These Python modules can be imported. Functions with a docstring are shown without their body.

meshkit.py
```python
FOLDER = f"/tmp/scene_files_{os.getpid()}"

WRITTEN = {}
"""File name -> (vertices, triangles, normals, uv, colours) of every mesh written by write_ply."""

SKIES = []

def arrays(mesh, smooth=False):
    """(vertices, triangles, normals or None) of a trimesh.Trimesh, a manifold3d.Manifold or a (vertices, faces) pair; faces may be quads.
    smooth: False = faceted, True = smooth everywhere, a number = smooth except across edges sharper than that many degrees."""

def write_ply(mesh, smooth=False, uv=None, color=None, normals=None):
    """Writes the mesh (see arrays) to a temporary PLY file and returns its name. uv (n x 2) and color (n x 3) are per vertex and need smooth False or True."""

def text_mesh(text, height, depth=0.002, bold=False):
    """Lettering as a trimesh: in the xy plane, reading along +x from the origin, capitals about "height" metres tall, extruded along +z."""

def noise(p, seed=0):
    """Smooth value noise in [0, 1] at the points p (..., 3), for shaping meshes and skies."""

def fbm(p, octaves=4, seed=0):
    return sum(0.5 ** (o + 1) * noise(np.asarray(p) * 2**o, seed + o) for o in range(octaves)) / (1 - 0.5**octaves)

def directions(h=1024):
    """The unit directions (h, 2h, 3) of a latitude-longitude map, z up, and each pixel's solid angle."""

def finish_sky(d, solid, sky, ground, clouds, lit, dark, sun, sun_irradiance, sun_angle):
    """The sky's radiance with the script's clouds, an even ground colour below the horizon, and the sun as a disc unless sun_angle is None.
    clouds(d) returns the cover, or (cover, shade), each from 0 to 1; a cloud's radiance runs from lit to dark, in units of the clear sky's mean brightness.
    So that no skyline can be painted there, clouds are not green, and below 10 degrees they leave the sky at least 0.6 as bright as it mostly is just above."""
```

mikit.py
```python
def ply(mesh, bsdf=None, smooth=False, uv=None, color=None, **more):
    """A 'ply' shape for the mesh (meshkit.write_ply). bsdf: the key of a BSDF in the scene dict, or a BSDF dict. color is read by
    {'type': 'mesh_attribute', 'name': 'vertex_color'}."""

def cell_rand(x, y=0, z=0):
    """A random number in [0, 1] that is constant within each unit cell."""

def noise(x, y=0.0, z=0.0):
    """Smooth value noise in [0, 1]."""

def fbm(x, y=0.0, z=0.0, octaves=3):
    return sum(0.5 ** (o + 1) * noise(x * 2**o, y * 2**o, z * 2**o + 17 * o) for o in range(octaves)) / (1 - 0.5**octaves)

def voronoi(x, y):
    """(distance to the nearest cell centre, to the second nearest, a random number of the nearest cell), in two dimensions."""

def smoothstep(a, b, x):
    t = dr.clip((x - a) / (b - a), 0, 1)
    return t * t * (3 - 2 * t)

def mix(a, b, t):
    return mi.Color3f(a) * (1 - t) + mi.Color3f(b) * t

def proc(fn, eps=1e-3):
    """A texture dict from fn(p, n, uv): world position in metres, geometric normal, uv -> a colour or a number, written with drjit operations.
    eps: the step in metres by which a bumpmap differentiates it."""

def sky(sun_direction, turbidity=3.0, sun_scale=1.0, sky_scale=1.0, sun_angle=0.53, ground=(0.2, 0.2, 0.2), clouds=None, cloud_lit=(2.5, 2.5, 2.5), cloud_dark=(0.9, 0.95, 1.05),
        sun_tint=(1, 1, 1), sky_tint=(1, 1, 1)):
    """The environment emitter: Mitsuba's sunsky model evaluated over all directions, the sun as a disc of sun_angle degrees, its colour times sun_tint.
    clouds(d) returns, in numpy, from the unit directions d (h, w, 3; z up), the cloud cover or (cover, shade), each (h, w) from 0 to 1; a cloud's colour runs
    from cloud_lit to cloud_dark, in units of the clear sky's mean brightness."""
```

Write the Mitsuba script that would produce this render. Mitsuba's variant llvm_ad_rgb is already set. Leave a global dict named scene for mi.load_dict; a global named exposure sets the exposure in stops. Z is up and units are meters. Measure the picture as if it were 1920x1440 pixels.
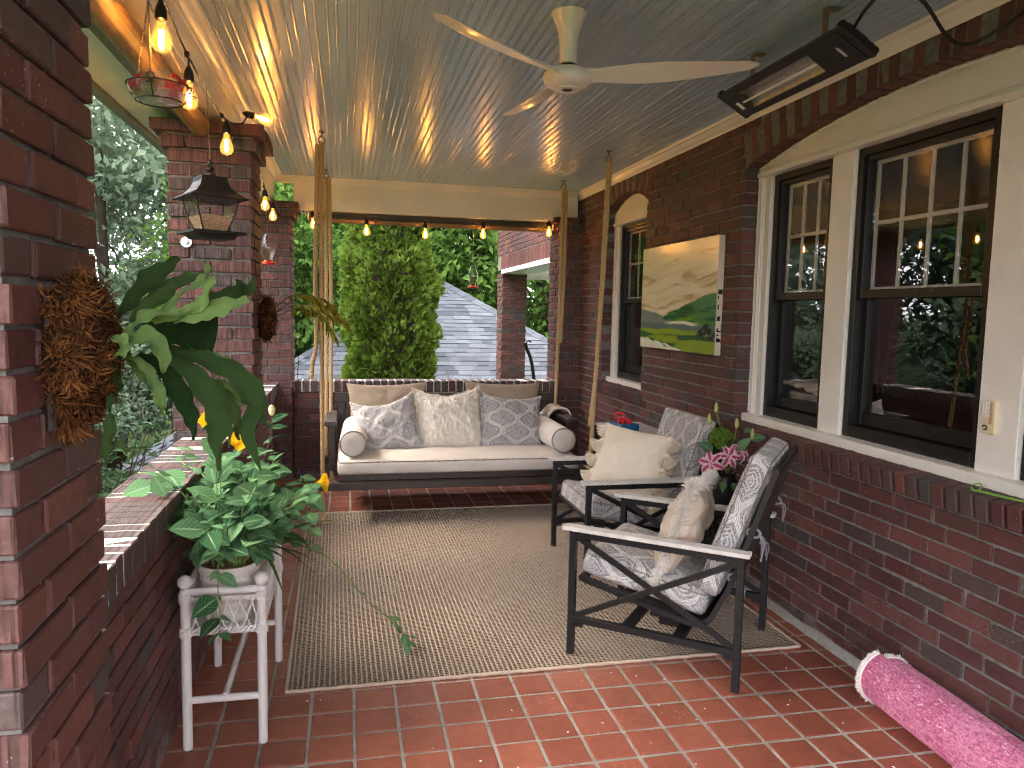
import math, random
import numpy as np, trimesh
import drjit as dr, mitsuba as mi
import mikit, meshkit
from mikit import proc, noise, fbm, mix, smoothstep, cell_rand

T = mi.ScalarTransform4f
rng = np.random.default_rng(7)
random.seed(7)

# ------------------------------------------------------------------ camera, sky, exposure
CAM = np.array([0.0, 0.0, 1.537])
YAW, PITCH, ROLL = 0.217877, -0.0950724, 0.0205133
fwd = np.array([math.sin(YAW) * math.cos(PITCH), math.cos(YAW) * math.cos(PITCH), math.sin(PITCH)])
rgt0 = np.array([math.cos(YAW), -math.sin(YAW), 0.0])
up0 = np.cross(rgt0, fwd)
rgt = math.cos(ROLL) * rgt0 + math.sin(ROLL) * up0
upv = -math.sin(ROLL) * rgt0 + math.cos(ROLL) * up0
scene = {
    'camera': {'type': 'perspective', 'fov': 68.6, 'fov_axis': 'x', 'near_clip': 0.05, 'far_clip': 400.0,
               'to_world': T().look_at(origin=CAM.tolist(), target=(CAM + fwd).tolist(), up=upv.tolist())},
    'sky_light': mikit.sky([-0.62, 0.12, 0.78], turbidity=3, sun_scale=0.16, sun_angle=34, sky_scale=1.0,
                           clouds=lambda d: 1.0, cloud_lit=(2.35, 2.25, 2.4), cloud_dark=(1.2, 1.25, 1.3)),
}
exposure = 4.9
LAMP = 26.0      # radiance of the lamp filaments
labels = {}

# ------------------------------------------------------------------ helpers
used = {}
def num(name):
    used[name] = used.get(name, -1) + 1
    return name if used[name] == 0 else f'{name}_{used[name]:03d}'

def lab(key, label=None, cat=None, group=None, kind=None):
    d = {k: v for k, v in (('label', label), ('category', cat), ('group', group), ('kind', kind)) if v}
    labels.setdefault(key, {}).update(d)
    return key

def thing(name, label, cat, group=None):
    return lab(num(name), label, cat, group)

class MB:
    """Collects pieces of one mesh, with one uv pair per vertex."""
    def __init__(s): s.v, s.f, s.uv, s.n = [], [], [], 0
    def add(s, v, f, uv=(0.0, 0.0)):
        v = np.asarray(v, float); f = np.asarray(f, int)
        if f.shape[1] == 4: f = np.vstack([f[:, [0, 1, 2]], f[:, [0, 2, 3]]])
        s.v.append(v); s.f.append(f + s.n); s.n += len(v)
        uv = np.asarray(uv, float)
        s.uv.append(np.broadcast_to(uv, (len(v), 2)))
        return s
    def tm(s, m, uv=(0.0, 0.0)): return s.add(m.vertices, m.faces, uv)
    def box(s, a, b, uv=(0.0, 0.0), ch=0.0, M=None):
        a, b = np.minimum(a, b), np.maximum(a, b)
        v, f = cbox(b - a, ch) if ch else ubox(b - a)
        v = v + (a + b) / 2
        if M is not None: v = xf(M, v)
        return s.add(v, f, uv)
    def tube(s, pts, r, sides=8, uv=(0.0, 0.0), cap=True):
        v, f = tube(pts, r, sides, cap); return s.add(v, f, uv)
    def bar(s, p, q, w, h, up=(0, 0, 1), ch=0.0, uv=(0.0, 0.0)):
        """A box from p to q, w wide across and h high along up."""
        p, q = np.array(p, float), np.array(q, float)
        d = q - p; L = np.linalg.norm(d); d /= L
        u = np.array(up, float); u -= d * (u @ d); u /= np.linalg.norm(u)
        c = np.cross(u, d)
        v, f = cbox(np.array([L, w, h]), ch) if ch else ubox(np.array([L, w, h]))
        return s.add(v @ np.stack([d, c, u]) + (p + q) / 2, f, uv)
    def arrays(s): return np.vstack(s.v), np.vstack(s.f), np.vstack(s.uv)

def xf(M, v):
    M = np.asarray(M, float); return np.asarray(v) @ M[:3, :3].T + M[:3, 3]

def ubox(d):
    d = np.asarray(d) / 2
    v = np.array([[x, y, z] for x in (-1, 1) for y in (-1, 1) for z in (-1, 1)], float) * d
    f = np.array([[0, 1, 3, 2], [4, 6, 7, 5], [0, 4, 5, 1], [2, 3, 7, 6], [0, 2, 6, 4], [1, 5, 7, 3]])
    return v, f

_cb = None
def cbox(d, c):
    """A box with chamfered edges: 24 vertices, 44 triangles."""
    global _cb
    if _cb is None:
        sg = np.array([[x, y, z] for x in (-1, 1) for y in (-1, 1) for z in (-1, 1)], float)
        sig, ax = np.repeat(sg, 3, 0), np.tile(np.arange(3), 8)      # vertex 3*i+a lies on the face of axis a
        pts = sig * 1.0
        for i in range(24):
            for k in range(3):
                if k != ax[i]: pts[i, k] *= 0.9
        h = trimesh.Trimesh(*_hull(pts), process=False)
        _cb = (sig, ax, h.faces)
    sig, ax, f = _cb
    d = np.asarray(d, float) / 2
    v = sig * d
    for k in range(3): v[ax != k, k] -= sig[ax != k, k] * c
    return v, f

def _hull(pts):
    from scipy.spatial import ConvexHull
    h = ConvexHull(pts); f = h.simplices.copy()
    c = pts.mean(0)
    for i, t in enumerate(f):
        n = np.cross(pts[t[1]] - pts[t[0]], pts[t[2]] - pts[t[0]])
        if n @ (pts[t[0]] - c) < 0: f[i] = t[::-1]
    return pts, f

def frames(p):
    t = np.gradient(p, axis=0); t /= np.linalg.norm(t, axis=1, keepdims=True) + 1e-12
    a = np.zeros_like(p)
    r = np.cross(t[0], [0, 0, 1.0] if abs(t[0][2]) < 0.9 else [1.0, 0, 0]); r /= np.linalg.norm(r)
    for i in range(len(p)):
        r = r - t[i] * (r @ t[i]); r /= np.linalg.norm(r) + 1e-12; a[i] = r
    return t, a, np.cross(t, a)

def tube(pts, r, sides=8, cap=True):
    p = np.asarray(pts, float); n = len(p); r = np.broadcast_to(r, (n,))
    t, a, b = frames(p); g = np.arange(sides) * 2 * np.pi / sides
    v = (p[:, None] + r[:, None, None] * (np.cos(g)[None, :, None] * a[:, None] + np.sin(g)[None, :, None] * b[:, None])).reshape(-1, 3)
    i, j = np.meshgrid(np.arange(n - 1), np.arange(sides), indexing='ij')
    q = np.stack([i * sides + j, i * sides + (j + 1) % sides, (i + 1) * sides + (j + 1) % sides, (i + 1) * sides + j], -1).reshape(-1, 4)
    f = np.vstack([q[:, [0, 1, 2]], q[:, [0, 2, 3]]])
    if cap:
        v = np.vstack([v, p[:1], p[-1:]]); k = np.arange(sides); e = n * sides
        f = np.vstack([f, np.stack([(k + 1) % sides, k, k * 0 + e], 1), np.stack([(n - 1) * sides + k, (n - 1) * sides + (k + 1) % sides, k * 0 + e + 1], 1)])
    return v, f

def lathe(prof, sides=24, c=(0, 0, 0)):
    """Revolves (radius, height) pairs about z."""
    prof = np.asarray(prof, float); n = len(prof); g = np.arange(sides) * 2 * np.pi / sides
    v = np.stack([prof[:, 0, None] * np.cos(g), prof[:, 0, None] * np.sin(g), np.broadcast_to(prof[:, 1, None], (n, sides))], -1).reshape(-1, 3) + np.asarray(c, float)
    i, j = np.meshgrid(np.arange(n - 1), np.arange(sides), indexing='ij')
    q = np.stack([i * sides + j, i * sides + (j + 1) % sides, (i + 1) * sides + (j + 1) % sides, (i + 1) * sides + j], -1).reshape(-1, 4)
    return v, q

def bez(pts, n):
    """A smooth curve through the points (Catmull-Rom)."""
    p = np.asarray(pts, float); p = np.vstack([2 * p[0] - p[1], p, 2 * p[-1] - p[-2]])
    out = []
    for k in np.linspace(0, len(p) - 3 - 1e-6, n):
        i = int(k); t = k - i; a, b, c, d = p[i:i + 4]
        out.append(0.5 * (2 * b + (c - a) * t + (2 * a - 5 * b + 4 * c - d) * t * t + (3 * b - a - 3 * c + d) * t ** 3))
    return np.array(out)

def grid_faces(nu, nv):
    i, j = np.meshgrid(np.arange(nu - 1), np.arange(nv - 1), indexing='ij')
    return np.stack([i * nv + j, (i + 1) * nv + j, (i + 1) * nv + j + 1, i * nv + j + 1], -1).reshape(-1, 4)

def put(key, mesh, bsdf, smooth=False, **more):
    """One entry of the scene: an MB, a (v, f) pair or a trimesh. smooth: False or True keeps uv; a number splits edges and drops uv."""
    if isinstance(mesh, MB):
        v, f, uv = mesh.arrays()
        if smooth not in (False, True): scene[key] = mikit.ply((v, f), bsdf, smooth=smooth, **more)
        else: scene[key] = mikit.ply((v, f), bsdf, smooth=smooth, uv=uv, **more)
    else: scene[key] = mikit.ply(mesh, bsdf, smooth=smooth, **more)
    return key

def part(parent, name, mesh, bsdf, smooth=False, label=None, kind=None, **more):
    k = put(num(parent + '__' + name), mesh, bsdf, smooth, **more)
    if label or kind: lab(k, label, None, None, kind)
    return k

def copy(parent, name, src, M):
    k = num(parent + '__' + name)
    scene[k] = {**src, 'to_world': T(np.asarray(M, float).tolist())}
    return k

def mat4(X, Y, Z, o):
    M = np.eye(4); M[:3, 0], M[:3, 1], M[:3, 2], M[:3, 3] = X, Y, Z, o
    return M

def rotz(a, o=(0, 0, 0)):
    c, s = math.cos(a), math.sin(a)
    return mat4((c, s, 0), (-s, c, 0), (0, 0, 1), o)

def seen(p):
    """Inverse distance of a point in view, 0 outside the frame."""
    q = np.asarray(p) - CAM; z = q @ fwd
    if z < 0.2: return 0.0
    x, y = (q @ rgt) / z, (q @ upv) / z
    return 1 / z if abs(x) < 0.72 and abs(y) < 0.54 else 0.0

# ------------------------------------------------------------------ materials
def ts(b): return {'type': 'twosided', 'bsdf': b}
def rgb(*c): return {'type': 'rgb', 'value': list(c)}
def pr(c, r=0.6, **k): return {'type': 'principled', 'base_color': rgb(*c) if isinstance(c, tuple) else c, 'roughness': r, **k}
def bump(b, fn, scale=1.0, eps=1e-3): return {'type': 'bumpmap', 'arbitrary': proc(fn, eps), 'scale': scale, 'bsdf': b}
def N3(p, s): return noise(p.x * s, p.y * s, p.z * s)
def F3(p, s, o=3): return fbm(p.x * s, p.y * s, p.z * s, o)

def brick_color(p, n, uv):
    t = uv.x
    c = mix((0.078, 0.032, 0.029), (0.124, 0.052, 0.045), smoothstep(0.0, 0.45, t))
    c = mix(c, (0.080, 0.036, 0.034), smoothstep(0.45, 0.6, t))
    c = mix(c, (0.086, 0.050, 0.045), smoothstep(0.76, 0.84, t))
    c = mix(c, (0.058, 0.051, 0.050), smoothstep(0.87, 0.91, t))
    g = F3(p, 60.0) ; h = F3(p, 9.0, 2)
    c = c * (0.70 + 0.36 * g + 0.26 * h)
    cm = uv.y * dr.select(dr.abs(n.x) > 0.6, 0.0, 1.0)
    c = c * (1.0 - 0.45 * cm * smoothstep(0.55, 0.25, noise(dr.select(dr.abs(n.x) > 0.5, p.y, p.x) * 210.0, p.z * 14.0, 3.0)))
    c = mix(c, c * 1.3 + 0.010, cm)
    spk = smoothstep(0.86, 0.90, N3(p, 170.0)) * smoothstep(0.55, 0.75, N3(p, 6.0))
    low = smoothstep(0.20, 0.0, p.z) * smoothstep(-0.05, 0.0, p.z) * smoothstep(0.45, 0.62, F3(p, 7.0))
    c = mix(c, (0.42, 0.36, 0.33), spk * 0.7)
    return mix(c, (0.20, 0.18, 0.165), low * 0.6)
def brick_bump(p, n, uv):
    comb = noise(dr.select(dr.abs(n.x) > 0.5, p.y, p.x) * 210.0, p.z * 14.0, 3.0)
    return uv.y * dr.select(dr.abs(n.x) > 0.6, 0.15, 1.0) * comb * 0.0065 + (F3(p, 90.0, 2) - 0.5) * 0.0022
scene['m_brick'] = bump(pr(proc(brick_color), 0.62, specular=0.35), brick_bump, 1.0, 1.2e-3)

def mortar_color(p, n, uv):
    g = F3(p, 40.0); h = F3(p, 5.0, 2)
    return mix((0.085, 0.080, 0.075), (0.23, 0.22, 0.205), g) * (0.65 + 0.6 * h)
scene['m_mortar'] = pr(proc(mortar_color), 0.95, specular=0.1)
def capmortar_color(p, n, uv): return mix((0.50, 0.48, 0.44), (0.7, 0.68, 0.63), F3(p, 50.0))
scene['m_cap_mortar'] = pr(proc(capmortar_color), 0.9, specular=0.1)

def tile_color(p, n, uv):
    h = F3(p, 4.5, 3); g = F3(p, 38.0, 2)
    c = mix((0.215, 0.066, 0.040), (0.270, 0.088, 0.054), uv.x)
    c = c * (0.82 + 0.22 * h + 0.16 * g)
    st = smoothstep(0.62, 0.74, F3(p, 11.0, 3))
    c = mix(c, (0.12, 0.045, 0.035), st * 0.22)
    dust = smoothstep(0.40, 0.75, fbm(p.x * 1.7 + 3.0, p.y * 1.2, 0.0, 3))
    c = mix(c, (0.30, 0.17, 0.13), dust * 0.16)
    return mix(c, (0.5, 0.42, 0.36), smoothstep(0.92, 0.94, N3(p, 130.0)) * smoothstep(0.6, 0.8, N3(p, 4.0)) * 0.6)
def tile_rough(p, n, uv): return 0.48 + 0.22 * F3(p, 6.0, 2)
scene['m_tile'] = pr(proc(tile_color), proc(tile_rough), specular=0.45)
def grout_color(p, n, uv): return mix((0.22, 0.21, 0.185), (0.46, 0.44, 0.40), F3(p, 26.0, 3)) * (0.6 + 0.7 * F3(p, 2.3, 2))
scene['m_grout'] = pr(proc(grout_color), 0.9, specular=0.1)

def ceil_bump(p, n, uv): return (fbm(p.x * 16.0, p.y * 3.0, 1.0, 2) - 0.5) * 0.00035 + (noise(p.x * 60.0, p.y * 6.0, 4.0) - 0.5) * 0.00010
def ceil_color(p, n, uv): return mix((0.27, 0.38, 0.50), (0.315, 0.43, 0.55), noise(p.x * 12.0 + 0.5, p.y * 0.7, 0.0)) * (0.92 + 0.12 * F3(p, 25.0, 2))
scene['m_ceiling'] = bump(pr(proc(ceil_color), 0.25, specular=0.55), ceil_bump, 1.0, 3e-3)

def white_color(p, n, uv): return mix((0.66, 0.645, 0.60), (0.75, 0.735, 0.69), F3(p, 5.0, 3)) * (0.95 + 0.07 * F3(p, 70.0, 2))
def white_bump(p, n, uv): return (F3(p, 30.0, 2) - 0.5) * 0.0008
scene['m_white'] = bump(pr(proc(white_color), 0.38, specular=0.5), white_bump, 1.0, 3e-3)
def sage_color(p, n, uv):
    crack = smoothstep(0.035, 0.012, dr.abs(fbm(p.x * 14.0, p.y * 2.2, 0.0, 3) - 0.5)) * smoothstep(0.5, 0.65, fbm(p.x * 6.0, p.y * 2.0, 4.0, 2))
    return mix((0.55, 0.56, 0.50), (0.16, 0.16, 0.14), crack * 0.8)
scene['m_muntin'] = pr((0.42, 0.41, 0.39), 0.5)
scene['m_soffit'] = pr(proc(sage_color), 0.6)
scene['m_fascia'] = pr((0.13, 0.16, 0.14), 0.5)
scene['m_black'] = pr((0.009, 0.0095, 0.010), 0.36, specular=0.35)
def iron_bump(p, n, uv): return (F3(p, 120.0, 2) - 0.5) * 0.0006
scene['m_iron'] = bump(pr((0.011, 0.0115, 0.0125), 0.40, specular=0.35), iron_bump)
scene['m_glass'] = {'type': 'thindielectric', 'int_ior': 1.6}
scene['m_glass_solid'] = {'type': 'thindielectric', 'int_ior': 1.45}
scene['m_bulb'] = {'type': 'thindielectric', 'int_ior': 1.5, 'specular_transmittance': rgb(1.0, 0.80, 0.46)}
scene['m_dark_room'] = ts({'type': 'diffuse', 'reflectance': rgb(0.030, 0.024, 0.020)})
def bamboo_color(p, n, uv): return mix((0.16, 0.085, 0.035), (0.34, 0.20, 0.085), noise(p.x * 3.0, p.y * 3.0, p.z * 220.0) * 0.6 + 0.4 * F3(p, 30.0, 2))
def bamboo_bump(p, n, uv): return noise(p.y * 500.0, p.x * 500.0, p.z * 60.0) * 0.0015
scene['m_shade'] = bump(pr(proc(bamboo_color), 0.5), bamboo_bump)
def rope_color(p, n, uv): return mix((0.36, 0.24, 0.115), (0.60, 0.44, 0.25), F3(p, 90.0, 2))
scene['m_rope'] = pr(proc(rope_color), 0.85, specular=0.2)
def swingwood_color(p, n, uv): return mix((0.015, 0.011, 0.009), (0.040, 0.030, 0.024), fbm(p.x * 6.0, p.y * 6.0, p.z * 70.0, 3))
scene['m_swing'] = pr(proc(swingwood_color), 0.42, specular=0.5)
def limed_color(p, n, uv): return mix((0.42, 0.41, 0.38), (0.68, 0.67, 0.64), fbm(p.x * 22.0, p.y * 22.0, p.z * 22.0, 4)) 
scene['m_limed'] = pr(proc(limed_color), 0.5)

def fabric_bump(p, n, uv): return (dr.sin(p.x * 2600.0) * dr.sin(p.z * 2600.0 + p.y * 2600.0)) * 0.00025 + (F3(p, 14.0, 3) - 0.5) * 0.009
def fabric_color(p, n, uv): return mix((0.56, 0.525, 0.47), (0.66, 0.63, 0.575), F3(p, 8.0, 3)) * (0.93 + 0.1 * N3(p, 500.0))
scene['m_cream'] = bump(pr(proc(fabric_color), 0.85, sheen=0.3, specular=0.2), fabric_bump, 1.0, 2e-3)
def taupe_color(p, n, uv): return mix((0.27, 0.215, 0.16), (0.35, 0.285, 0.215), F3(p, 7.0, 3))
scene['m_taupe'] = bump(pr(proc(taupe_color), 0.85, sheen=0.3, specular=0.2), fabric_bump, 1.0, 2e-3)
scene['m_piping'] = pr((0.20, 0.17, 0.15), 0.8)
scene['m_ivory'] = bump(pr((0.74, 0.67, 0.54), 0.9, sheen=0.3, specular=0.15), lambda p, n, uv: noise(p.x * 420.0, p.y * 420.0, p.z * 420.0) * 0.0011 + (F3(p, 18.0, 2)) * 0.004, 1.0, 1.5e-3)
scene['m_fur'] = ts({'type': 'diffuse', 'reflectance': proc(lambda p, n, uv: mix((0.66, 0.63, 0.56), (0.88, 0.86, 0.80), F3(p, 45.0, 2)))})
def satin_bump(p, n, uv): return (fbm(p.x * 9.0, p.y * 9.0, p.z * 34.0, 3) - 0.5) * 0.02
scene['m_satin'] = bump(pr((0.53, 0.445, 0.355), 0.36, specular=0.5, sheen=0.4), satin_bump, 1.0, 3e-3)

def paisley(p, n, uv):
    """An ogee net of light double lines round rings and scrolls."""
    x, y = uv.x / 0.075, uv.y / 0.28
    k = dr.floor(x)
    def dist(i):
        even = 1.0 - 2.0 * dr.abs(i - 2.0 * dr.floor(i / 2.0))
        s = 0.5 * even
        return dr.abs(x - (i + s * dr.cos(y * 2 * math.pi))) / dr.sqrt(1 + dr.square(s * 1.7 * dr.sin(y * 2 * math.pi)))
    d = dr.minimum(dr.minimum(dist(k - 1.0), dist(k)), dr.minimum(dist(k + 1.0), dist(k + 2.0)))
    net = smoothstep(0.085, 0.055, dr.abs(d - 0.09)) * (1.0 - 0.7 * smoothstep(0.028, 0.010, dr.abs(d - 0.09)))
    warp = fbm(uv.x * 60.0, uv.y * 60.0, 0.0, 2)
    rings = smoothstep(0.2, 0.6, dr.sin((d + 0.13 * warp) * 30.0)) * smoothstep(0.19, 0.25, d)
    sc = noise(uv.x * 210.0, uv.y * 210.0, 5.0)
    scroll = smoothstep(0.09, 0.03, dr.abs(sc - 0.5)) * smoothstep(0.19, 0.24, d)
    ink = smoothstep(0.62, 0.75, noise(uv.x * 260.0, uv.y * 190.0, 9.0))
    c = mix((0.150, 0.148, 0.170), (0.26, 0.26, 0.27), fbm(uv.x * 30.0, uv.y * 30.0, 2.0, 2))
    c = mix(c, (0.07, 0.07, 0.10), ink * 0.6)
    return mix(c, (0.66, 0.65, 0.62), dr.maximum(net, dr.maximum(rings * 0.62, scroll * 0.75)))
scene['m_paisley'] = bump(pr(proc(paisley), 0.85, sheen=0.25, specular=0.2), lambda p, n, uv: (F3(p, 15.0, 3) - 0.5) * 0.008, 1.0, 2e-3)

def jute_color(p, n, uv): return mix((0.36, 0.285, 0.215), (0.56, 0.465, 0.365), noise(p.x * 140.0, p.y * 140.0, 0.0) * 0.5 + 0.5 * fbm(p.x * 2.0, p.y * 2.0, 0.0, 3))
scene['m_jute'] = pr(proc(jute_color), 0.9, specular=0.15)
scene['m_rug_dark'] = pr((0.022, 0.018, 0.017), 0.95, specular=0.1)
def pink_color(p, n, uv):
    a = noise(uv.x * 150.0, uv.y * 520.0, 0.0); b = noise(uv.x * 80.0, uv.y * 210.0, 3.0); c = fbm(uv.x * 6.0, uv.y * 9.0, 7.0, 2)
    k = mix((0.50, 0.13, 0.24), (0.68, 0.27, 0.41), smoothstep(0.3, 0.7, 0.5 * a + 0.5 * c))
    k = mix(k, (0.34, 0.08, 0.18), smoothstep(0.66, 0.8, b) * 0.6)
    return mix(k, (0.78, 0.52, 0.60), smoothstep(0.74, 0.82, a * 0.55 + 0.45 * noise(uv.x * 40.0, uv.y * 330.0, 5.0)))
def pink_bump(p, n, uv): return noise(uv.x * 160.0, uv.y * 520.0, 0.0) * 0.0035
scene['m_pink'] = bump(pr(proc(pink_color), 0.9, specular=0.15, sheen=0.3), pink_bump, 1.0, 1.5e-3)
scene['m_fringe'] = ts({'type': 'diffuse', 'reflectance': rgb(0.80, 0.77, 0.72)})
def wicker_bump(p, n, uv): return dr.sin(p.z * 1500.0 + p.x * 400.0) * 0.0005
scene['m_wicker'] = bump(pr((0.66, 0.64, 0.62), 0.45, specular=0.4), wicker_bump)
def pot_color(p, n, uv): return mix((0.55, 0.52, 0.47), (0.68, 0.65, 0.60), F3(p, 14.0, 3))
scene['m_pot'] = pr(proc(pot_color), 0.4)
scene['m_fan'] = pr((0.70, 0.665, 0.61), 0.16, specular=0.5, clearcoat=0.6, clearcoat_gloss=0.9)
scene['m_red'] = pr((0.55, 0.015, 0.022), 0.3)
scene['m_yellow'] = {'type': 'principledthin', 'base_color': rgb(0.85, 0.52, 0.02), 'roughness': 0.6, 'diff_trans': 0.7}
scene['m_petal'] = {'type': 'principledthin', 'base_color': proc(lambda p, n, uv: mix((0.80, 0.58, 0.62), (0.46, 0.07, 0.19), smoothstep(0.34, 0.10, dr.abs(uv.x - 0.5)))), 'roughness': 0.5, 'diff_trans': 0.5}
scene['m_blue'] = pr((0.010, 0.115, 0.25), 0.4)
scene['m_china'] = pr((0.62, 0.60, 0.55), 0.2, specular=0.5)
def steel_color(p, n, uv): return mix((0.65, 0.65, 0.66), (0.9, 0.9, 0.9), smoothstep(0.35, 0.65, noise(p.x * 300.0, p.y * 300.0, 0.0)))
scene['m_reflector'] = pr(proc(steel_color), 0.45, metallic=1.0)
scene['m_seed'] = pr(proc(lambda p, n, uv: mix((0.12, 0.06, 0.03), (0.55, 0.40, 0.24), noise(p.x * 330.0, p.y * 330.0, p.z * 330.0))), 0.8)
scene['m_bracket'] = pr((0.20, 0.165, 0.12), 0.4, metallic=0.6)
scene['m_cream_plastic'] = pr((0.62, 0.54, 0.36), 0.4)
scene['m_paper'] = pr((0.75, 0.75, 0.72), 0.7)
scene['m_moss'] = pr(proc(lambda p, n, uv: mix((0.030, 0.012, 0.006), (0.19, 0.078, 0.024), uv.x)), 0.9, specular=0.1)

def leaf_bsdf(dark, light, vein, rough=0.4, trans=0.45, vw=0.0):
    def col(p, n, uv):
        t = dr.floor(uv.x) / 9.0; a = uv.x - dr.floor(uv.x)
        c = mix(dark, light, t)
        if vw:
            m = dr.abs(a - 0.45)
            side = dr.abs(uv.y * 7.0 + m * 5.0 - dr.floor(uv.y * 7.0 + m * 5.0) - 0.5)
            c = mix(c, vein, dr.maximum(smoothstep(vw * 0.8, vw * 0.2, m), smoothstep(0.13, 0.03, side) * 0.55))
        return c
    return {'type': 'principledthin', 'base_color': proc(col), 'roughness': rough, 'diff_trans': trans, 'eta': 1.5}
scene['m_leaf_plant'] = leaf_bsdf((0.022, 0.080, 0.030), (0.130, 0.270, 0.120), (0.26, 0.40, 0.24), 0.26, 0.45, 0.06)
scene['m_leaf_stag'] = leaf_bsdf((0.014, 0.032, 0.011), (0.140, 0.225, 0.075), (0.1, 0.17, 0.06), 0.5, 0.55)
scene['m_leaf_fern'] = leaf_bsdf((0.10, 0.10, 0.012), (0.26, 0.25, 0.04), (0.2, 0.2, 0.05), 0.5, 0.5)
scene['m_leaf_tree'] = leaf_bsdf((0.040, 0.095, 0.020), (0.130, 0.225, 0.050), (0.1, 0.2, 0.05), 0.45, 0.6)
scene['m_leaf_grey'] = leaf_bsdf((0.085, 0.130, 0.085), (0.190, 0.255, 0.165), (0.1, 0.2, 0.05), 0.5, 0.6)
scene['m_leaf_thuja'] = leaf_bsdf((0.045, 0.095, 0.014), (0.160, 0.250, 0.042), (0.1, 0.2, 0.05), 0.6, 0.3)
scene['m_leaf_shrub'] = leaf_bsdf((0.018, 0.050, 0.020), (0.070, 0.125, 0.060), (0.1, 0.2, 0.05), 0.35, 0.5)
def bark_color(p, n, uv): return mix((0.028, 0.021, 0.016), (0.09, 0.072, 0.055), fbm(p.x * 16.0, p.y * 16.0, p.z * 5.0, 3))
scene['m_bark'] = pr(proc(bark_color), 0.95, specular=0.1)
scene['m_stem'] = pr((0.17, 0.24, 0.07), 0.6)
def lawn_color(p, n, uv): return mix((0.025, 0.048, 0.012), (0.07, 0.11, 0.03), fbm(p.x * 1.4, p.y * 1.4, 0.0, 4))
scene['m_lawn'] = pr(proc(lawn_color), 0.95, specular=0.1)
def shingle_color(p, n, uv): return mix((0.046, 0.054, 0.063), (0.105, 0.119, 0.135), uv.x) * (0.8 + 0.35 * F3(p, 60.0, 2))
scene['m_shingle'] = pr(proc(shingle_color), 0.9, specular=0.15)
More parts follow.
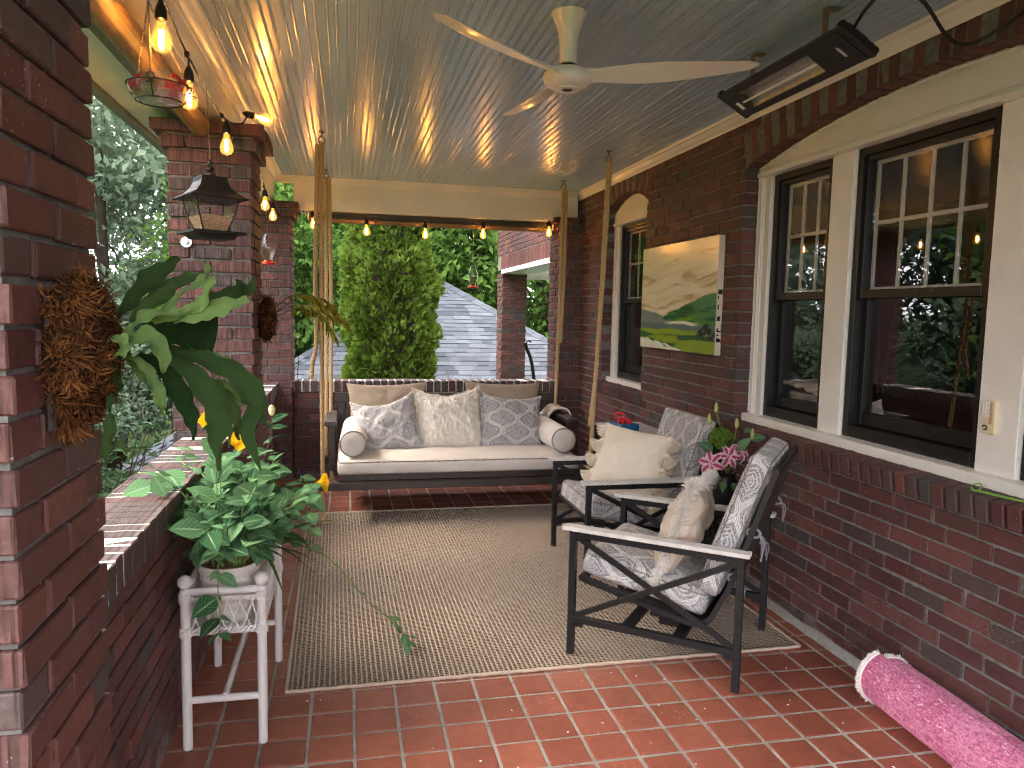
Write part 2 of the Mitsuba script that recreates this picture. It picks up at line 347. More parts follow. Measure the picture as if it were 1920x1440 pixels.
def painting(p, n, uv):
    u, v = uv.x, uv.y
    w = fbm(u * 4.0, v * 3.0, 5.0, 3) - 0.5; w2 = fbm(u * 9.0, v * 26.0, 3.0, 3) - 0.5
    str_ = fbm(u * 3.0 + w, v * 26.0 + 2.5 * w - 3.0 * u, 0.0, 4)
    c = mix((0.50, 0.35, 0.16), (0.78, 0.70, 0.48), smoothstep(0.22, 0.55, str_ + 0.22 * (v - 0.55)))
    c = mix(c, (0.83, 0.77, 0.57), smoothstep(0.45, 0.60, fbm(u * 3.0, v * 9.0, 7.0, 3) + 0.2 * (v - 0.7)) * 0.7)
    hill = 0.325 + 0.20 * smoothstep(0.22, 1.05, u) + 0.05 * w + 0.02 * w2
    ih = smoothstep(0.010, -0.010, v - hill) * smoothstep(0.24, 0.36, u + 0.4 * w2)
    g = mix((0.018, 0.095, 0.035), (0.065, 0.20, 0.045), smoothstep(0.35, 0.65, fbm(u * 5.0, v * 30.0, 2.0, 3)))
    g = mix(g, (0.24, 0.33, 0.02), smoothstep(0.50, 0.62, fbm(u * 3.0, v * 18.0 - 5.0 * u, 6.0, 3)) * smoothstep(0.9, 0.5, u))
    c = mix(c, g, ih)
    lh = 0.40 - 0.28 * u + 0.06 * w
    c = mix(c, mix((0.11, 0.14, 0.17), (0.24, 0.28, 0.30), str_), smoothstep(0.010, -0.010, v - lh) * smoothstep(0.40, 0.28, u + 0.4 * w2))
    lake = smoothstep(0.262, 0.250, v + 0.05 * w + 0.03 * w2)
    k = fbm(u * 2.4 + w, v * 22.0, 8.0, 3)
    c = mix(c, mix((0.03, 0.10, 0.04), (0.25, 0.35, 0.03), smoothstep(0.38, 0.58, k)), lake)
    c = mix(c, (0.12, 0.16, 0.19), smoothstep(0.52, 0.58, fbm(u * 2.0 + 3.0, v * 13.0, 1.0, 3)) * lake)
    c = mix(c, (0.78, 0.77, 0.64), smoothstep(0.020, 0.008, dr.abs(v - 0.262 + 0.05 * w)) * smoothstep(0.32, 0.50, u) * smoothstep(0.85, 0.7, u))
    rock = smoothstep(0.0, 0.02, (0.13 - dr.abs(u - 0.90) + 0.1 * w2) * 0.95 - (v - 0.155)) * smoothstep(0.13, 0.15, v + 0.08 * w2)
    c = mix(c, mix((0.015, 0.017, 0.018), (0.10, 0.11, 0.115), smoothstep(0.5, 0.7, fbm(u * 30.0, v * 30.0, 0.0, 3))), rock)
    foam = smoothstep(0.50, 0.54, fbm(u * 2.6 + 8.0, v * 8.0 + 2.0 * u, 4.0, 3) + 1.2 * (0.085 - v) + 0.05)
    return mix(c, (0.74, 0.75, 0.64), foam * smoothstep(0.17, 0.11, v + 0.1 * w2))
scene['m_painting'] = bump(pr(proc(painting), 0.16, specular=0.5), lambda p, n, uv: fbm(uv.x * 40.0, uv.y * 120.0, 0.0, 2) * 0.0008, 1.0, 2e-3)
scene['m_canvas'] = pr((0.60, 0.52, 0.42), 0.7)
# ------------------------------------------------------------------ bricks: one chamfered box each, the 300 that show largest per holder as parts
CH = 0.0677            # brick course
_bp = {}
def brick_ply(L, H, D, tone, comb):
    key = (round(L * 250), round(H * 500), round(D * 200), round(tone * 9), comb)
    if key not in _bp:
        r = np.random.default_rng(abs(hash(key)) % 99991)
        v, f = cbox(np.array([key[0] / 250, key[2] / 200, key[1] / 500]), 0.0035)
        v = v + r.uniform(-0.0011, 0.0011, v.shape)
        _bp[key] = (v, f, mikit.ply((v, f), 'm_brick', uv=np.tile([[key[3] / 9, float(comb)]], (24, 1))))
    return _bp[key]

class Bricks:
    """Gathers bricks (centre, length dir, size, tone), then makes them parts of a holder."""
    def __init__(s, holder, comb=0): s.h, s.b, s.comb, s.r = holder, [], comb, np.random.default_rng(len(holder) * 77 + 5)
    def add(s, c, X, L, H=0.0575, D=0.1, tone=None, Z=(0, 0, 1), comb=None):
        X = np.asarray(X, float); Z = np.asarray(Z, float)
        if tone is None: tone = s.r.uniform() ** 1.0
        s.b.append((np.asarray(c, float) + s.r.normal(0, 0.0011, 3), X, np.cross(Z, X), Z, L + s.r.uniform(-.003, .003), H + s.r.uniform(-.0015, .0015), D, tone, s.comb if comb is None else comb))
    def done(s, limit=300, minpx=8.0):
        w = [seen(c) * math.sqrt(L * H) * 1407 for c, X, Y, Z, L, H, D, t, cb in s.b]
        big = set(i for i in np.argsort(w)[::-1][:limit] if w[i] > minpx)
        rest = MB()
        for i, (c, X, Y, Z, L, H, D, t, cb) in enumerate(s.b):
            v, f, d = brick_ply(L, H, D, t, cb)
            M = mat4(X, Y, Z, c)
            if i in big: copy(s.h, 'brick', d, M)
            else: rest.add(xf(M, v), f, (round(t * 9) / 9, float(cb)))
        if rest.n: part(s.h, 'brickwork', rest, 'm_brick', kind='stuff')

# ------------------------------------------------------------------ porch floor
TP, TX, TY = 0.162, 0.02733, 2.81596
fl = lab(num('porch_floor'), 'red quarry tile porch floor with grey grout joints', 'floor', kind='structure')
m = MB().box((-0.66, -1.6, -0.25), (2.3, 7.3, -0.003))
put(fl, m, 'm_grout')
tv = []
for k in range(6):
    r_ = np.random.default_rng(k); v, f = cbox(np.array([TP - 0.012, TP - 0.012, 0.02]), 0.003)
    tv.append((v + r_.uniform(-.0007, .0007, v.shape), f))
tp = {}
tl = []
for i in range(-4, 15):
    for j in range(-30, 44):
        x, y = TX + (i + .5) * TP, TY - (j + .5) * TP
        if not (-0.64 < x < 2.27 and -1.5 < y < 7.1): continue
        if -0.17 < x < 1.95 and 3.1 < y < 5.6: continue          # under the rug
        tl.append((seen((x, y, 0)), x, y))
tl.sort(reverse=True)
rest = MB()
for n_, (w, x, y) in enumerate(tl):
    k, t = rng.integers(6), rng.integers(8) / 7
    z = -0.010 + rng.uniform(-.0012, .0012); a = rng.normal(0, .004)
    M = rotz(a, (x + rng.normal(0, .0007), y + rng.normal(0, .0007), z))
    if n_ < 300 and w > 0:
        if (k, t) not in tp: tp[k, t] = mikit.ply(tv[k], 'm_tile', uv=np.tile([[t, 0.0]], (24, 1)))
        copy(fl, 'tile', tp[k, t], M)
    else: rest.add(xf(M, tv[k][0]), tv[k][1], (t, 0))
part(fl, 'tiling', rest, 'm_tile', kind='stuff')

# ------------------------------------------------------------------ house wall with windows
XW, XF = 2.22, 2.32
hs = thing('brick_house', 'dark red brick house wall with white framed arched windows along the porch', 'house')
WIN = [dict(y0=1.45, y1=3.985, zb=0.865, zs=2.380, rise=0.142, key='big'), dict(y0=5.435, y1=6.36, zb=0.875, zs=2.405, rise=0.115, key='small')]
for w in WIN:
    h = (w['y1'] - w['y0']) / 2; w['h'] = h; w['yc'] = (w['y0'] + w['y1']) / 2
    w['R'] = (h * h + w['rise'] ** 2) / (2 * w['rise']); w['zc'] = w['zs'] + w['rise'] - w['R']
AT = 0.205             # depth of the arch ring
def hole(w, z, ring):
    """(y0, y1) of the opening, with its brick arch if ring, at height z; None if solid there."""
    if z < w['zb'] or z > w['zs'] + w['rise'] + (AT if ring else 0): return None
    if z <= w['zs']: return w['y0'], w['y1']
    if not ring:
        d = w['R'] ** 2 - (z - w['zc']) ** 2
        return None if d <= 0 else (w['yc'] - math.sqrt(d), w['yc'] + math.sqrt(d))
    a = w['h'] * (z - w['zc']) / (w['zs'] - w['zc'])
    d = (w['R'] + AT) ** 2 - (z - w['zc']) ** 2
    if d <= 0: return None
    a = min(a, math.sqrt(d)) + 0.008
    return w['yc'] - a, w['yc'] + a
wall = hs + '__wall'
# mortar: the wall's body, a sheet 9 mm behind the brick faces, with the openings cut out
from shapely.geometry import Polygon, box as sbox
def opening(w, inset=0.0, n=24):
    a = math.asin(w['h'] / w['R'])
    arc = [(w['yc'] + w['R'] * math.sin(t), w['zc'] + w['R'] * math.cos(t)) for t in np.linspace(a, -a, n)]
    return Polygon([(w['y0'], w['zb'] + 0.06), (w['y1'], w['zb'] + 0.06)] + arc).buffer(-inset)
body = sbox(-1.6, -0.05, 7.5, 2.78).difference(opening(WIN[0], -0.013)).difference(opening(WIN[1], -0.013))
def slab_x(poly, x0, x1):
    """The polygon in (y, z) as a slab between two x planes."""
    e = trimesh.creation.extrude_polygon(poly, x1 - x0, engine='earcut')
    v = e.vertices; return np.stack([x0 + v[:, 2], v[:, 0], v[:, 1]], 1), e.faces
def slab_y(poly, y0, y1):
    e = trimesh.creation.extrude_polygon(poly, y1 - y0, engine='earcut')
    v = e.vertices; return np.stack([v[:, 0], y1 - v[:, 2], v[:, 1]], 1), e.faces
def slab_z(poly, z0, z1):
    e = trimesh.creation.extrude_polygon(poly, z1 - z0, engine='earcut')
    v = e.vertices; return np.stack([v[:, 0], v[:, 1], z0 + v[:, 2]], 1), e.faces
put(wall, MB().add(*slab_x(body, XW + 0.006, XW + 0.30)), 'm_mortar'); used[wall] = 0
bk = Bricks(wall)
BL = 0.213
for c in range(40):
    z = 0.012 + (c + 0.5) * CH
    if z > 2.72: break
    solid = [(-1.5, 7.16)]
    for w in WIN:
        hh = hole(w, z, True)
        if hh: solid = [q for a, b in solid for q in ((a, min(b, hh[0] - .004)), (max(a, hh[1] + .004), b)) if q[1] - q[0] > 0.03]
    off = (c % 2) * 0.5 * BL + 0.02 * math.sin(c * 2.1)
    for a, b in solid:
        k = math.floor((a - off) / BL)
        while off + k * BL < b:
            p, q = max(a, off + k * BL + 0.005), min(b, off + (k + 1) * BL - 0.005)
            k += 1
            if q - p < 0.025: continue
            nearjamb = abs(q - 5.43) < .02 or abs(p - 3.99) < .02
            bk.add((XW + 0.05 + bk.r.normal(0, .0013), (p + q) / 2, z), (0, 1, 0), q - p, D=0.1)
for w in WIN:          # arch rings of upright bricks
    a = math.asin(w['h'] / w['R']); n_ = max(5, int(round(2 * a * (w['R'] + AT / 2) / 0.0685)))
    for i in range(n_):
        t = -a + (i + .5) * 2 * a / n_
        up = np.array([0, math.sin(t), math.cos(t)]); X = np.array([0, math.cos(t), -math.sin(t)])
        c0 = np.array([XW + 0.058 + (0.006 if i % 2 else 0), w['yc'], w['zc']]) + up * (w['R'] + AT / 2)
        if c0[2] + AT / 2 > 2.80: pass
        bk.add(c0, X, 0.058, H=AT - 0.008, Z=up, D=0.116, tone=bk.r.uniform(0.05, 0.88))
for y0, y1, zt in ((1.40, 4.035, 0.935), (5.395, 6.40, 0.948)):   # sloping brick sills set on edge
    n_ = int(round((y1 - y0) / 0.0668)); tl_ = math.radians(9)
    for i in range(n_):
        Zs = np.array([-math.sin(tl_), 0, math.cos(tl_)])
        bk.add((XW + 0.045, y0 + (i + .5) * (y1 - y0) / n_, zt - 0.044), (0, 1, 0), 0.0535, H=0.088, D=0.165, Z=Zs, tone=bk.r.uniform(0.45, 1.0))
bk.done()
# cement fillet along the foot of the wall
v, f = tube([(XW + 0.01, y, 0.0 + 0.005 * math.sin(y * 9) + .004 * math.sin(y * 23)) for y in np.linspace(-1.5, 7.1, 120)], 0.042, 6)
part(hs, 'cement_fillet', (v, f), 'm_grout')

def window(w, bays, small=False):
    wn = num(hs + '__window'); xs = XF
    zt = w['zs'] - (0.050 if not small else 0.10)    # under side of the white head
    zsill = 0.98 if not small else 0.985
    cas = opening(w, 0.004).difference(sbox(-9, -9, 9, zt))
    put(wn, MB().add(*slab_x(cas, xs - 0.008, xs + 0.07)), 'm_white')
    rj = np.random.default_rng(5); ed = np.array(opening(w, 0.003).exterior.coords); ed = ed[(ed[:, 1] > zsill)] if False else ed
    q = np.concatenate([np.linspace(a_, b_, max(2, int(np.linalg.norm(b_ - a_) / .012)), endpoint=False) for a_, b_ in zip(ed[:-1], ed[1:])])
    q = q[np.where(q[:, 1] > zsill)[0]]; cut_ = np.argmax(np.linalg.norm(np.diff(np.vstack([q, q[:1]]), axis=0), axis=1)); q = np.roll(q, -cut_ - 1, axis=0)
    part(wn, 'caulk', tube(np.column_stack([np.full(len(q), xs - .009), q + rj.normal(0, .0012, q.shape)]), .0055 + .0035 * rj.uniform(size=len(q)), 5), 'm_white')
    m = MB()
    for dz, t, o in ((0.0, 0.022, 0.026), (0.024, 0.012, 0.015), (0.037, 0.008, 0.008)):
        m.box((xs - 0.008 - o, w['y0'] + .012, zt - 0.002 + dz), (xs + .03, w['y1'] - .012, zt - 0.002 + dz + t), ch=0.002)
    part(wn, 'head_moulding', m, 'm_white')
    m = MB()
    ends = [(w['y1'] - 0.004, bays[0][1]), (bays[-1][0], w['y0'] + .004)] + [(bays[i][0], bays[i + 1][1]) for i in range(len(bays) - 1)]
    for i, (a, b) in enumerate(ends):
        k = MB().box((xs, b + .001, zsill - .02), (xs + .09, a - .001, zt - .003), ch=0.003)
        if i < 2:
            s = 1 if i == 0 else -1
            e = a if i == 0 else b
            k.box((xs - .014, e - s * .002, zsill), (xs + .01, e - s * .034, zt - .003), ch=0.004).box((xs - .006, e - s * .034, zsill), (xs + .01, e - s * .050, zt - .003), ch=0.003)
        part(wn, 'casing', k, 'm_white')
    sx = xs - 0.055
    m = MB().box((sx, w['y0'] - .01 + .012, zsill - 0.046), (xs + .10, w['y1'] - .002, zsill), ch=0.004)
    part(wn, 'sill', m, 'm_white')
    for bi, (a, b) in enumerate(bays):
        fr = MB(); o = 0.004
        def ring(y0, y1, z0, z1, x0, x1, wd, wb=None):
            wb = wb or wd
            fr.box((x0, y0, z0), (x1, y0 + wd, z1), ch=.002); fr.box((x0, y1 - wd, z0), (x1, y1, z1), ch=.002)
            fr.box((x0 + .001, y0 + wd, z1 - wd), (x1, y1 - wd, z1), ch=.002); fr.box((x0 + .001, y0 + wd, z0), (x1, y1 - wd, z0 + wb), ch=.002)
        mid = 1.645
        ring(a + o, b - o, zsill + .001, zt - .004, xs + .018, xs + .10, 0.036, 0.055)
        ring(a + .042, b - .042, mid - .01, zt - .042, xs + .032, xs + .062, 0.022, 0.04)
        ring(a + .042, b - .042, zsill + .06, mid + .022, xs + .066, xs + .096, 0.03, 0.06)
        sash = part(wn, 'sash_frame', fr, 'm_black')
        for z0, z1, x in ((mid + .03, zt - .06, xs + .05), (zsill + .118, mid - .006, xs + .084)):
            part(wn, 'pane', MB().add([(x, a + .06, z0), (x, b - .06, z0), (x, b - .06, z1), (x, a + .06, z1)], [[0, 1, 2, 3]]), 'm_glass')
        z0, z1 = mid + .03, zt - .064; x = xs + .072
        g = MB()
        for z in (z0 + .004, z1 - .008, z0 + (z1 - z0) * .52): g.box((x, a + .066, z - .009), (x + .012, b - .066, z + .009), ch=.002)
        nb = (4 if not small else 3) if b - a > .6 else 3
        for q in range(nb + 1):
            y = a + .074 + (b - a - .148) * q / nb
            g.box((x + .002, y - .009, z0), (x + .014, y + .009, z1), ch=.002)
        part(wn, 'muntin_grid', g, 'm_muntin')
    return wn
wbig = window(WIN[0], [(3.335, 3.875), (2.36, 3.168), (1.60, 2.18)])
wsm = window(WIN[1], [(5.53, 6.27)], True)
# the dark room behind the panes, one closed shell with its openings towards the windows
rm = MB()
for a, b in (((2.53, -1.5, -0.05), (2.56, 7.4, .9)), ((2.53, -1.5, 2.6), (2.56, 7.4, 2.75)), ((6.0, -1.5, -.05), (6.05, 7.4, 2.75)), ((2.53, -1.55, -.05), (6.05, -1.5, 2.75)), ((2.53, 7.4, -.05), (6.05, 7.45, 2.75)),
             ((2.53, -1.5, -.1), (6.05, 7.4, -.05)), ((2.53, -1.5, 2.75), (6.05, 7.4, 2.8)), ((2.53, 4.1, -.04), (2.56, 5.3, 2.75))): rm.box(a, b)
part(hs, 'room', rm, 'm_dark_room')
# crown moulding between wall and ceiling
prof = [(0.0, 0.0), (0.0, -0.062), (-0.010, -0.066), (-0.014, -0.052), (-0.030, -0.042), (-0.044, -0.022), (-0.060, -0.018), (-0.066, -0.006), (-0.066, 0.0)]
v, f = slab_y(Polygon(prof).buffer(0), -1.5, 7.12); part(hs, 'crown_moulding', (v + [XW - 0.001, 0, 2.695], f), 'm_white', smooth=25)

# ------------------------------------------------------------------ ceiling of beaded boards
ce = lab(num('porch_ceiling'), 'glossy pale blue beadboard porch ceiling', 'ceiling', kind='structure')
put(ce, MB().box((-0.95, -1.1, 2.712), (2.6, 7.5, 2.80)), 'm_ceiling')
ZC = 2.69
def bead_profile(wd):
    p = [(0.0, .014), (0.0, .004), (.002, 0.0)]
    c = wd / 2
    for q in (c, wd - .007):
        p += [(q - .0065, 0.0), (q - .0055, .0045), (q - .0045, .0045)]
        p += [(q + .0045 * math.sin(t), .0040 - .0042 * math.cos(t)) for t in np.linspace(-1.4, 1.4, 5)]
        p += [(q + .0045, .0045), (q + .0055, .0045 if q > c else .0045)]
        if q == c: p += [(q + .0065, 0.0)]
    p += [(wd - .0005, .0045), (wd - .0005, .014)]
    return np.array(p)
BW = 0.0835; bp = bead_profile(BW); nb = int((2.225 + 0.62) / BW) + 1
for i in range(nb):
    x0 = 2.222 - (i + 1) * BW
    cut = rng.uniform(0.5, 6.5); cuts = [-1.05, cut, 7.15] if rng.uniform() < .8 else [-1.05, cut, min(cut + 2.2, 7.0), 7.15]
    for a, b in zip(cuts[:-1], cuts[1:]):
        dz = rng.normal(0, .0006); n_ = len(bp)
        v = np.vstack([np.stack([x0 + bp[:, 0], 0 * bp[:, 0] + y, ZC + dz + bp[:, 1]], 1) for y in (a + .0006, b - .0006)])
        k = np.arange(n_ - 1); q = np.stack([k, k + n_, k + n_ + 1, k + 1], 1)
        part(ce, 'board', (v, q), 'm_ceiling')

# ------------------------------------------------------------------ pillars
def pillar(x0, y0, s, label, z1=2.345, corbel=True, zb=-1.6, comb=1, name='brick_pillar', cat='pillar', limit=300):
    k = thing(name, label, cat)
    put(k + '__mortar', MB().box((x0 + .013, y0 + .013, zb), (x0 + s - .013, y0 + s - .013, z1)), 'm_mortar')
    b = Bricks(k, comb); b.r = np.random.default_rng(int(abs(y0 * 100)) + int(s * 1000))
    hb = s / 4 ; zc = 0.012
    n0 = math.floor((zb - zc) / CH); n1 = int(round((z1 - zc) / CH))
    def ring(z, e, D=0.1, par=0, H=0.0575):
        a0, a1, c0, c1 = x0 - e, x0 + s + e, y0 - e, y0 + s + e
        S = s + 2 * e
        if par:
            for y in (c0 + D / 2, c1 - D / 2):
                for q in (.25, .75): b.add((a0 + q * S, y, z), (1, 0, 0), S / 2 - .010, H=H, D=D)
            for x in (a0 + D / 2, a1 - D / 2): b.add((x, (c0 + c1) / 2, z), (0, 1, 0), S - 2 * D - .02, H=H, D=D)
        else:
            for x in (a0 + D / 2, a1 - D / 2):
                for q in (.25, .75): b.add((x, c0 + q * S, z), (0, 1, 0), S / 2 - .010, H=H, D=D)
            for y in (c0 + D / 2, c1 - D / 2): b.add(((a0 + a1) / 2, y, z), (1, 0, 0), S - 2 * D - .02, H=H, D=D)
    for c in range(n0, n1): ring(zc + (c + .5) * CH, 0, par=c % 2)
    if corbel:
        zz = zc + n1 * CH
        ring(zz + .5 * CH, 0.026, D=0.115, par=n1 % 2); ring(zz + 1.5 * CH, 0.066, D=0.14, par=(n1 + 1) % 2)
        put(k + '__mortar_001', MB().box((x0 - .012, y0 - .012, z1 - .002), (x0 + s + .012, y0 + s + .012, zz + 1.98 * CH)), 'm_mortar')
    b.done(limit)
    return k
PS = 0.405; PX = -0.873
pil1 = pillar(PX, 1.20, PS, 'dark brick pillar nearest the camera with a moss mounted fern', comb=1)
pil2 = pillar(PX, 4.09, PS, 'brick pillar behind the plant stand with a corbelled top and a round knob')
pil3 = pillar(PX, 6.85, PS, 'brick corner pillar at the far left behind the swing')
pil4 = pillar(1.985, 7.00, 0.36, 'brick corner pillar at the far right beside the house wall')

# ------------------------------------------------------------------ parapets
def parapet(key_label, horizontal, a0, a1, f, out, ztop, zb=-1.6):
    """A low brick wall from a0 to a1. horizontal: runs along x with its face at y = f, else along y with its face at x = f; out = +-1 points outside."""
    k = thing('low_brick_wall', key_label, 'wall')
    P = (lambda u, d, z: np.array([u, f + out * d, z])) if horizontal else (lambda u, d, z: np.array([f + out * d, u, z]))
    Xd = np.array([1.0, 0, 0]) if horizontal else np.array([0, 1.0, 0])
    put(k + '__mortar', MB().box(P(a0, .009, zb), P(a1, .196, ztop - .10)), 'm_mortar')
    put(k + '__cap_mortar', MB().box(P(a0, -.014, ztop - .099), P(a1, .212, ztop - .0025)), 'm_cap_mortar')
    b = Bricks(k, 0)
    c = 0
    while True:
        z = ztop - .1015 - (c + .5) * CH
        if z < -0.5: break
        o = (c % 2) * BL / 2; q = math.floor((a0 - o) / BL)
        while o + q * BL < a1:
            p0, p1 = max(a0, o + q * BL + .005), min(a1, o + (q + 1) * BL - .005); q += 1
            if p1 - p0 > .03:
                b.add(P((p0 + p1) / 2, .05, z), Xd, p1 - p0)
                b.add(P((p0 + p1) / 2, .155, z), Xd, p1 - p0)
        c += 1
    n_ = int(round((a1 - a0) / 0.0705))
    for i in range(n_):
        b.add(P(a0 + (i + .5) * (a1 - a0) / n_, .099, ztop - .05 + b.r.normal(0, .0012)), Xd, 0.0605, H=0.1, D=0.236, tone=b.r.choice([.80, .84, .88, .93, .97]), comb=1)
    b.done()
    return k
par1 = parapet('low brick porch wall on the left topped with bricks on edge and pale mortar lines', False, 1.605, 4.085, -0.61, -1, 0.865)
par2 = parapet('short low brick wall at the far left between the two far pillars', False, 4.50, 6.845, -0.61, -1, 0.875)
par3 = parapet('low brick wall across the back of the porch behind the swing', True, -0.463, 1.98, 6.98, 1, 0.885)

# ------------------------------------------------------------------ beams over the openings
bm = thing('porch_beam', 'white painted beam over the left opening with roller shade and string lights', 'beam')
m = MB().box((-0.845, -1.1, 2.478), (-0.615, 6.93, 2.71), ch=.004)
put(bm, m, 'm_white')
part(bm, 'soffit_board', MB().box((-1.06, -1.1, 2.492), (-0.847, 7.3, 2.53)), 'm_soffit')
part(bm, 'fascia_board', MB().box((-1.115, -1.1, 2.468), (-1.062, 7.3, 2.60), ch=.004), 'm_fascia')
part(bm, 'shade_track', MB().box((-0.845, -1.1, 2.455), (-0.80, 4.02, 2.4775), ch=.002), 'm_bracket')
v, f = slab_y(Polygon([(-x, z) for x, z in prof]).buffer(0), -1.05, 6.92); part(bm, 'moulding', (v + [-0.6145, 0, 2.695], f), 'm_white', smooth=25)
bm2 = thing('porch_beam', 'white painted beam across the back of the porch above the string lights', 'beam')
put(bm2, MB().box((-0.46, 7.03, 2.405), (2.17, 7.30, 2.72), ch=.004), 'm_white')
v, f = slab_x(Polygon([(x, z) for x, z in prof]).buffer(0), -.60, 2.15); part(bm2, 'moulding', (v + [0, 7.029, 2.695], f), 'm_white', smooth=25)
rf = lab(num('porch_roof'), 'porch roof above the ceiling', 'roof', kind='structure')
put(rf, MB().box((-1.25, -1.2, 2.82), (6.1, 7.75, 2.95)), 'm_fascia')
# rolled-up shades
sh = thing('roller_shade', 'long brown rolled up shade under the left beam', 'roller shade')
yy = np.linspace(-0.7, 4.03, 60)
put(sh, tube([(-0.705, y, 2.418 + .003 * math.sin(y * 2)) for y in yy], 0.052 + 0.001 * np.sin(yy * 30), 20), 'm_shade', smooth=60)
for y in (-0.2, 4.0): part(sh, 'bracket', MB().box((-0.735, y, 2.40), (-0.675, y + .01, 2.478), ch=.002), 'm_bracket')
sh2 = thing('roller_shade', 'dark brown rolled up shade under the back beam', 'roller shade')
put(sh2, MB().box((-0.33, 7.08, 2.315), (1.93, 7.16, 2.402), ch=.012), 'm_shade')
part(sh2, 'valance', MB().box((-0.33, 7.068, 2.345), (1.93, 7.078, 2.400), ch=.002), 'm_swing')
for x in (-0.34, 1.932): part(sh2, 'bracket', MB().box((x, 7.07, 2.33), (x + .012, 7.17, 2.404), ch=.002), 'm_white')
# ------------------------------------------------------------------ ground
def gz(x, y): return -1.25 - 0.075 * np.clip(y, -5, 22) - 0.02 * np.clip(-x, 0, 20)
gx = np.concatenate([np.linspace(-150, -20, 14), np.linspace(-18, 18, 37), np.linspace(20, 150, 14)])
gy = np.concatenate([np.linspace(-120, -12, 12), np.linspace(-10, 30, 41), np.linspace(34, 220, 14)])
GX, GY = np.meshgrid(gx, gy, indexing='ij')
gv = np.stack([GX, GY, gz(GX, GY) + 0.05 * np.sin(GX * 1.3) * np.cos(GY * 1.1)], -1).reshape(-1, 3)
lab(put(num('lawn'), (gv, grid_faces(len(gx), len(gy))), 'm_lawn', smooth=True), 'dark green lawn sloping away behind the porch', 'lawn', kind='structure')

# ------------------------------------------------------------------ foliage makers
def leaves(c, d, n, L, W, tone, fold=0.25):
    """Folded leaves at c along d, normal n: four corners and two triangles each."""
    d = d / (np.linalg.norm(d, axis=1, keepdims=True) + 1e-9)
    s = np.cross(d, n); s /= np.linalg.norm(s, axis=1, keepdims=True) + 1e-9
    n = np.cross(s, d)
    L, W = np.broadcast_to(L, len(c))[:, None], np.broadcast_to(W, len(c))[:, None]
    a, b = c, c + d * L
    p, q = c + d * L * .45 + s * W * .5 + n * W * fold, c + d * L * .45 - s * W * .5 + n * W * fold
    v = np.stack([a, p, b, q], 1).reshape(-1, 3)
    k = np.arange(len(c))[:, None] * 4
    f = np.vstack([k + [0, 2, 1], k + [0, 3, 2]])
    uv = np.repeat(np.stack([np.clip(np.round(tone), 0, 9) + 0.45, 0 * tone], 1), 4, 0)
    return v, f, uv

def sph(r, n):
    v = r.normal(size=(n, 3)); return v / np.linalg.norm(v, axis=1, keepdims=True)

def crown(seed, ncl, nl, size, squash=1.15, spread=0.2):
    r = np.random.default_rng(seed)
    dirs = sph(r, ncl); dirs[:, 2] = dirs[:, 2] * 0.9 + 0.1
    rad = 0.35 + 0.65 * r.uniform(size=ncl) ** 0.5
    lump = 0.8 + 0.45 * meshkit.noise(dirs * 2.1 + seed, seed)
    cc = dirs * (rad * lump)[:, None] * [1, 1, squash]
    ci = r.integers(0, ncl, nl)
    out = cc[ci] / (np.linalg.norm(cc[ci], axis=1, keepdims=True) + 1e-9)
    off = r.normal(size=(nl, 3)) * [spread, spread, spread * .45]
    c = cc[ci] + off - out * (np.abs(off[:, :1]) * .3)
    c[:, 2] -= 0.35 * np.linalg.norm(off[:, :2], axis=1) ** 1.5
    d = out * .6 + sph(r, nl) * .9 + [0, 0, -.25]
    n = np.array([0, 0, 1.0]) + sph(r, nl) * .75 + out * .35
    tone = 2.2 + 4.2 * r.uniform(size=ncl)[ci] + r.normal(0, 1.3, nl)
    return leaves(c, d, n, size * r.uniform(.7, 1.35, nl), size * .62 * r.uniform(.7, 1.3, nl), tone), cc

def trunk_mesh(r, H, R, base, limbs, z0):
    m = MB()
    h = np.linspace(0, 1, 9)
    pts = np.stack([base[0] + .03 * H * np.sin(h * 3 + r.uniform(0, 6)) * h, base[1] + .02 * H * np.sin(h * 4 + 1) * h, z0 + h * H], 1)
    m.tube(pts, R * (1.15 - .95 * h) * (1 + .5 * np.exp(-h * 14)), 9)
    for e in limbs:
        i = r.uniform(.25, .85); p = pts[int(i * 8)]
        mid = (p + e) / 2 + [0, 0, .06 * H]
        m.tube(bez([p, mid, e], 7), np.linspace(R * .42 * (1.1 - i), R * .06, 7), 6)
    return m

_crowns = {}
def tree(name, x, y, H, R, kind, mat, label, cat='tree', group=None, squash=1.25, dense=1.0):
    k = thing(name, label, cat, group)
    z0 = float(gz(x, y)); r = np.random.default_rng(int(abs(x * 31 + y * 17)))
    if (kind, mat) not in _crowns:
        (v, f, uv), cc = crown(kind + 40, int(170 * dense), int(26000 * dense), 0.062, squash, 0.15)
        _crowns[kind, mat] = mikit.ply((v, f), mat, uv=uv), cc
    d, cc = _crowns[kind, mat]
    zc = z0 + H - R * squash * 1.0
    M = rotz(r.uniform(0, 6.28), (x, y, zc)); M[:3, :3] *= R
    limbs = [xf(M, c * .85) for c in cc[r.choice(len(cc), 16, replace=False)]]
    put(num(k + '__trunk'), trunk_mesh(r, H * .85, .035 * H * .5, (x, y), limbs, z0 - .1), 'm_bark', smooth=True)
    copy(k, 'crown', d, M)
    return k
tree('maple_tree', -1.3, 16.5, 7.6, 2.3, 1, 'm_leaf_tree', 'bright green leafy tree in the gap right of the far left pillar')
tree('maple_tree', 0.5, 27.0, 13.0, 5.0, 2, 'm_leaf_tree', 'tall green tree rising behind the tall column of evergreen')
tree('maple_tree', 6.0, 22.5, 10.5, 4.1, 3, 'm_leaf_tree', 'dark green broadleaf tree behind the grey garage roof')
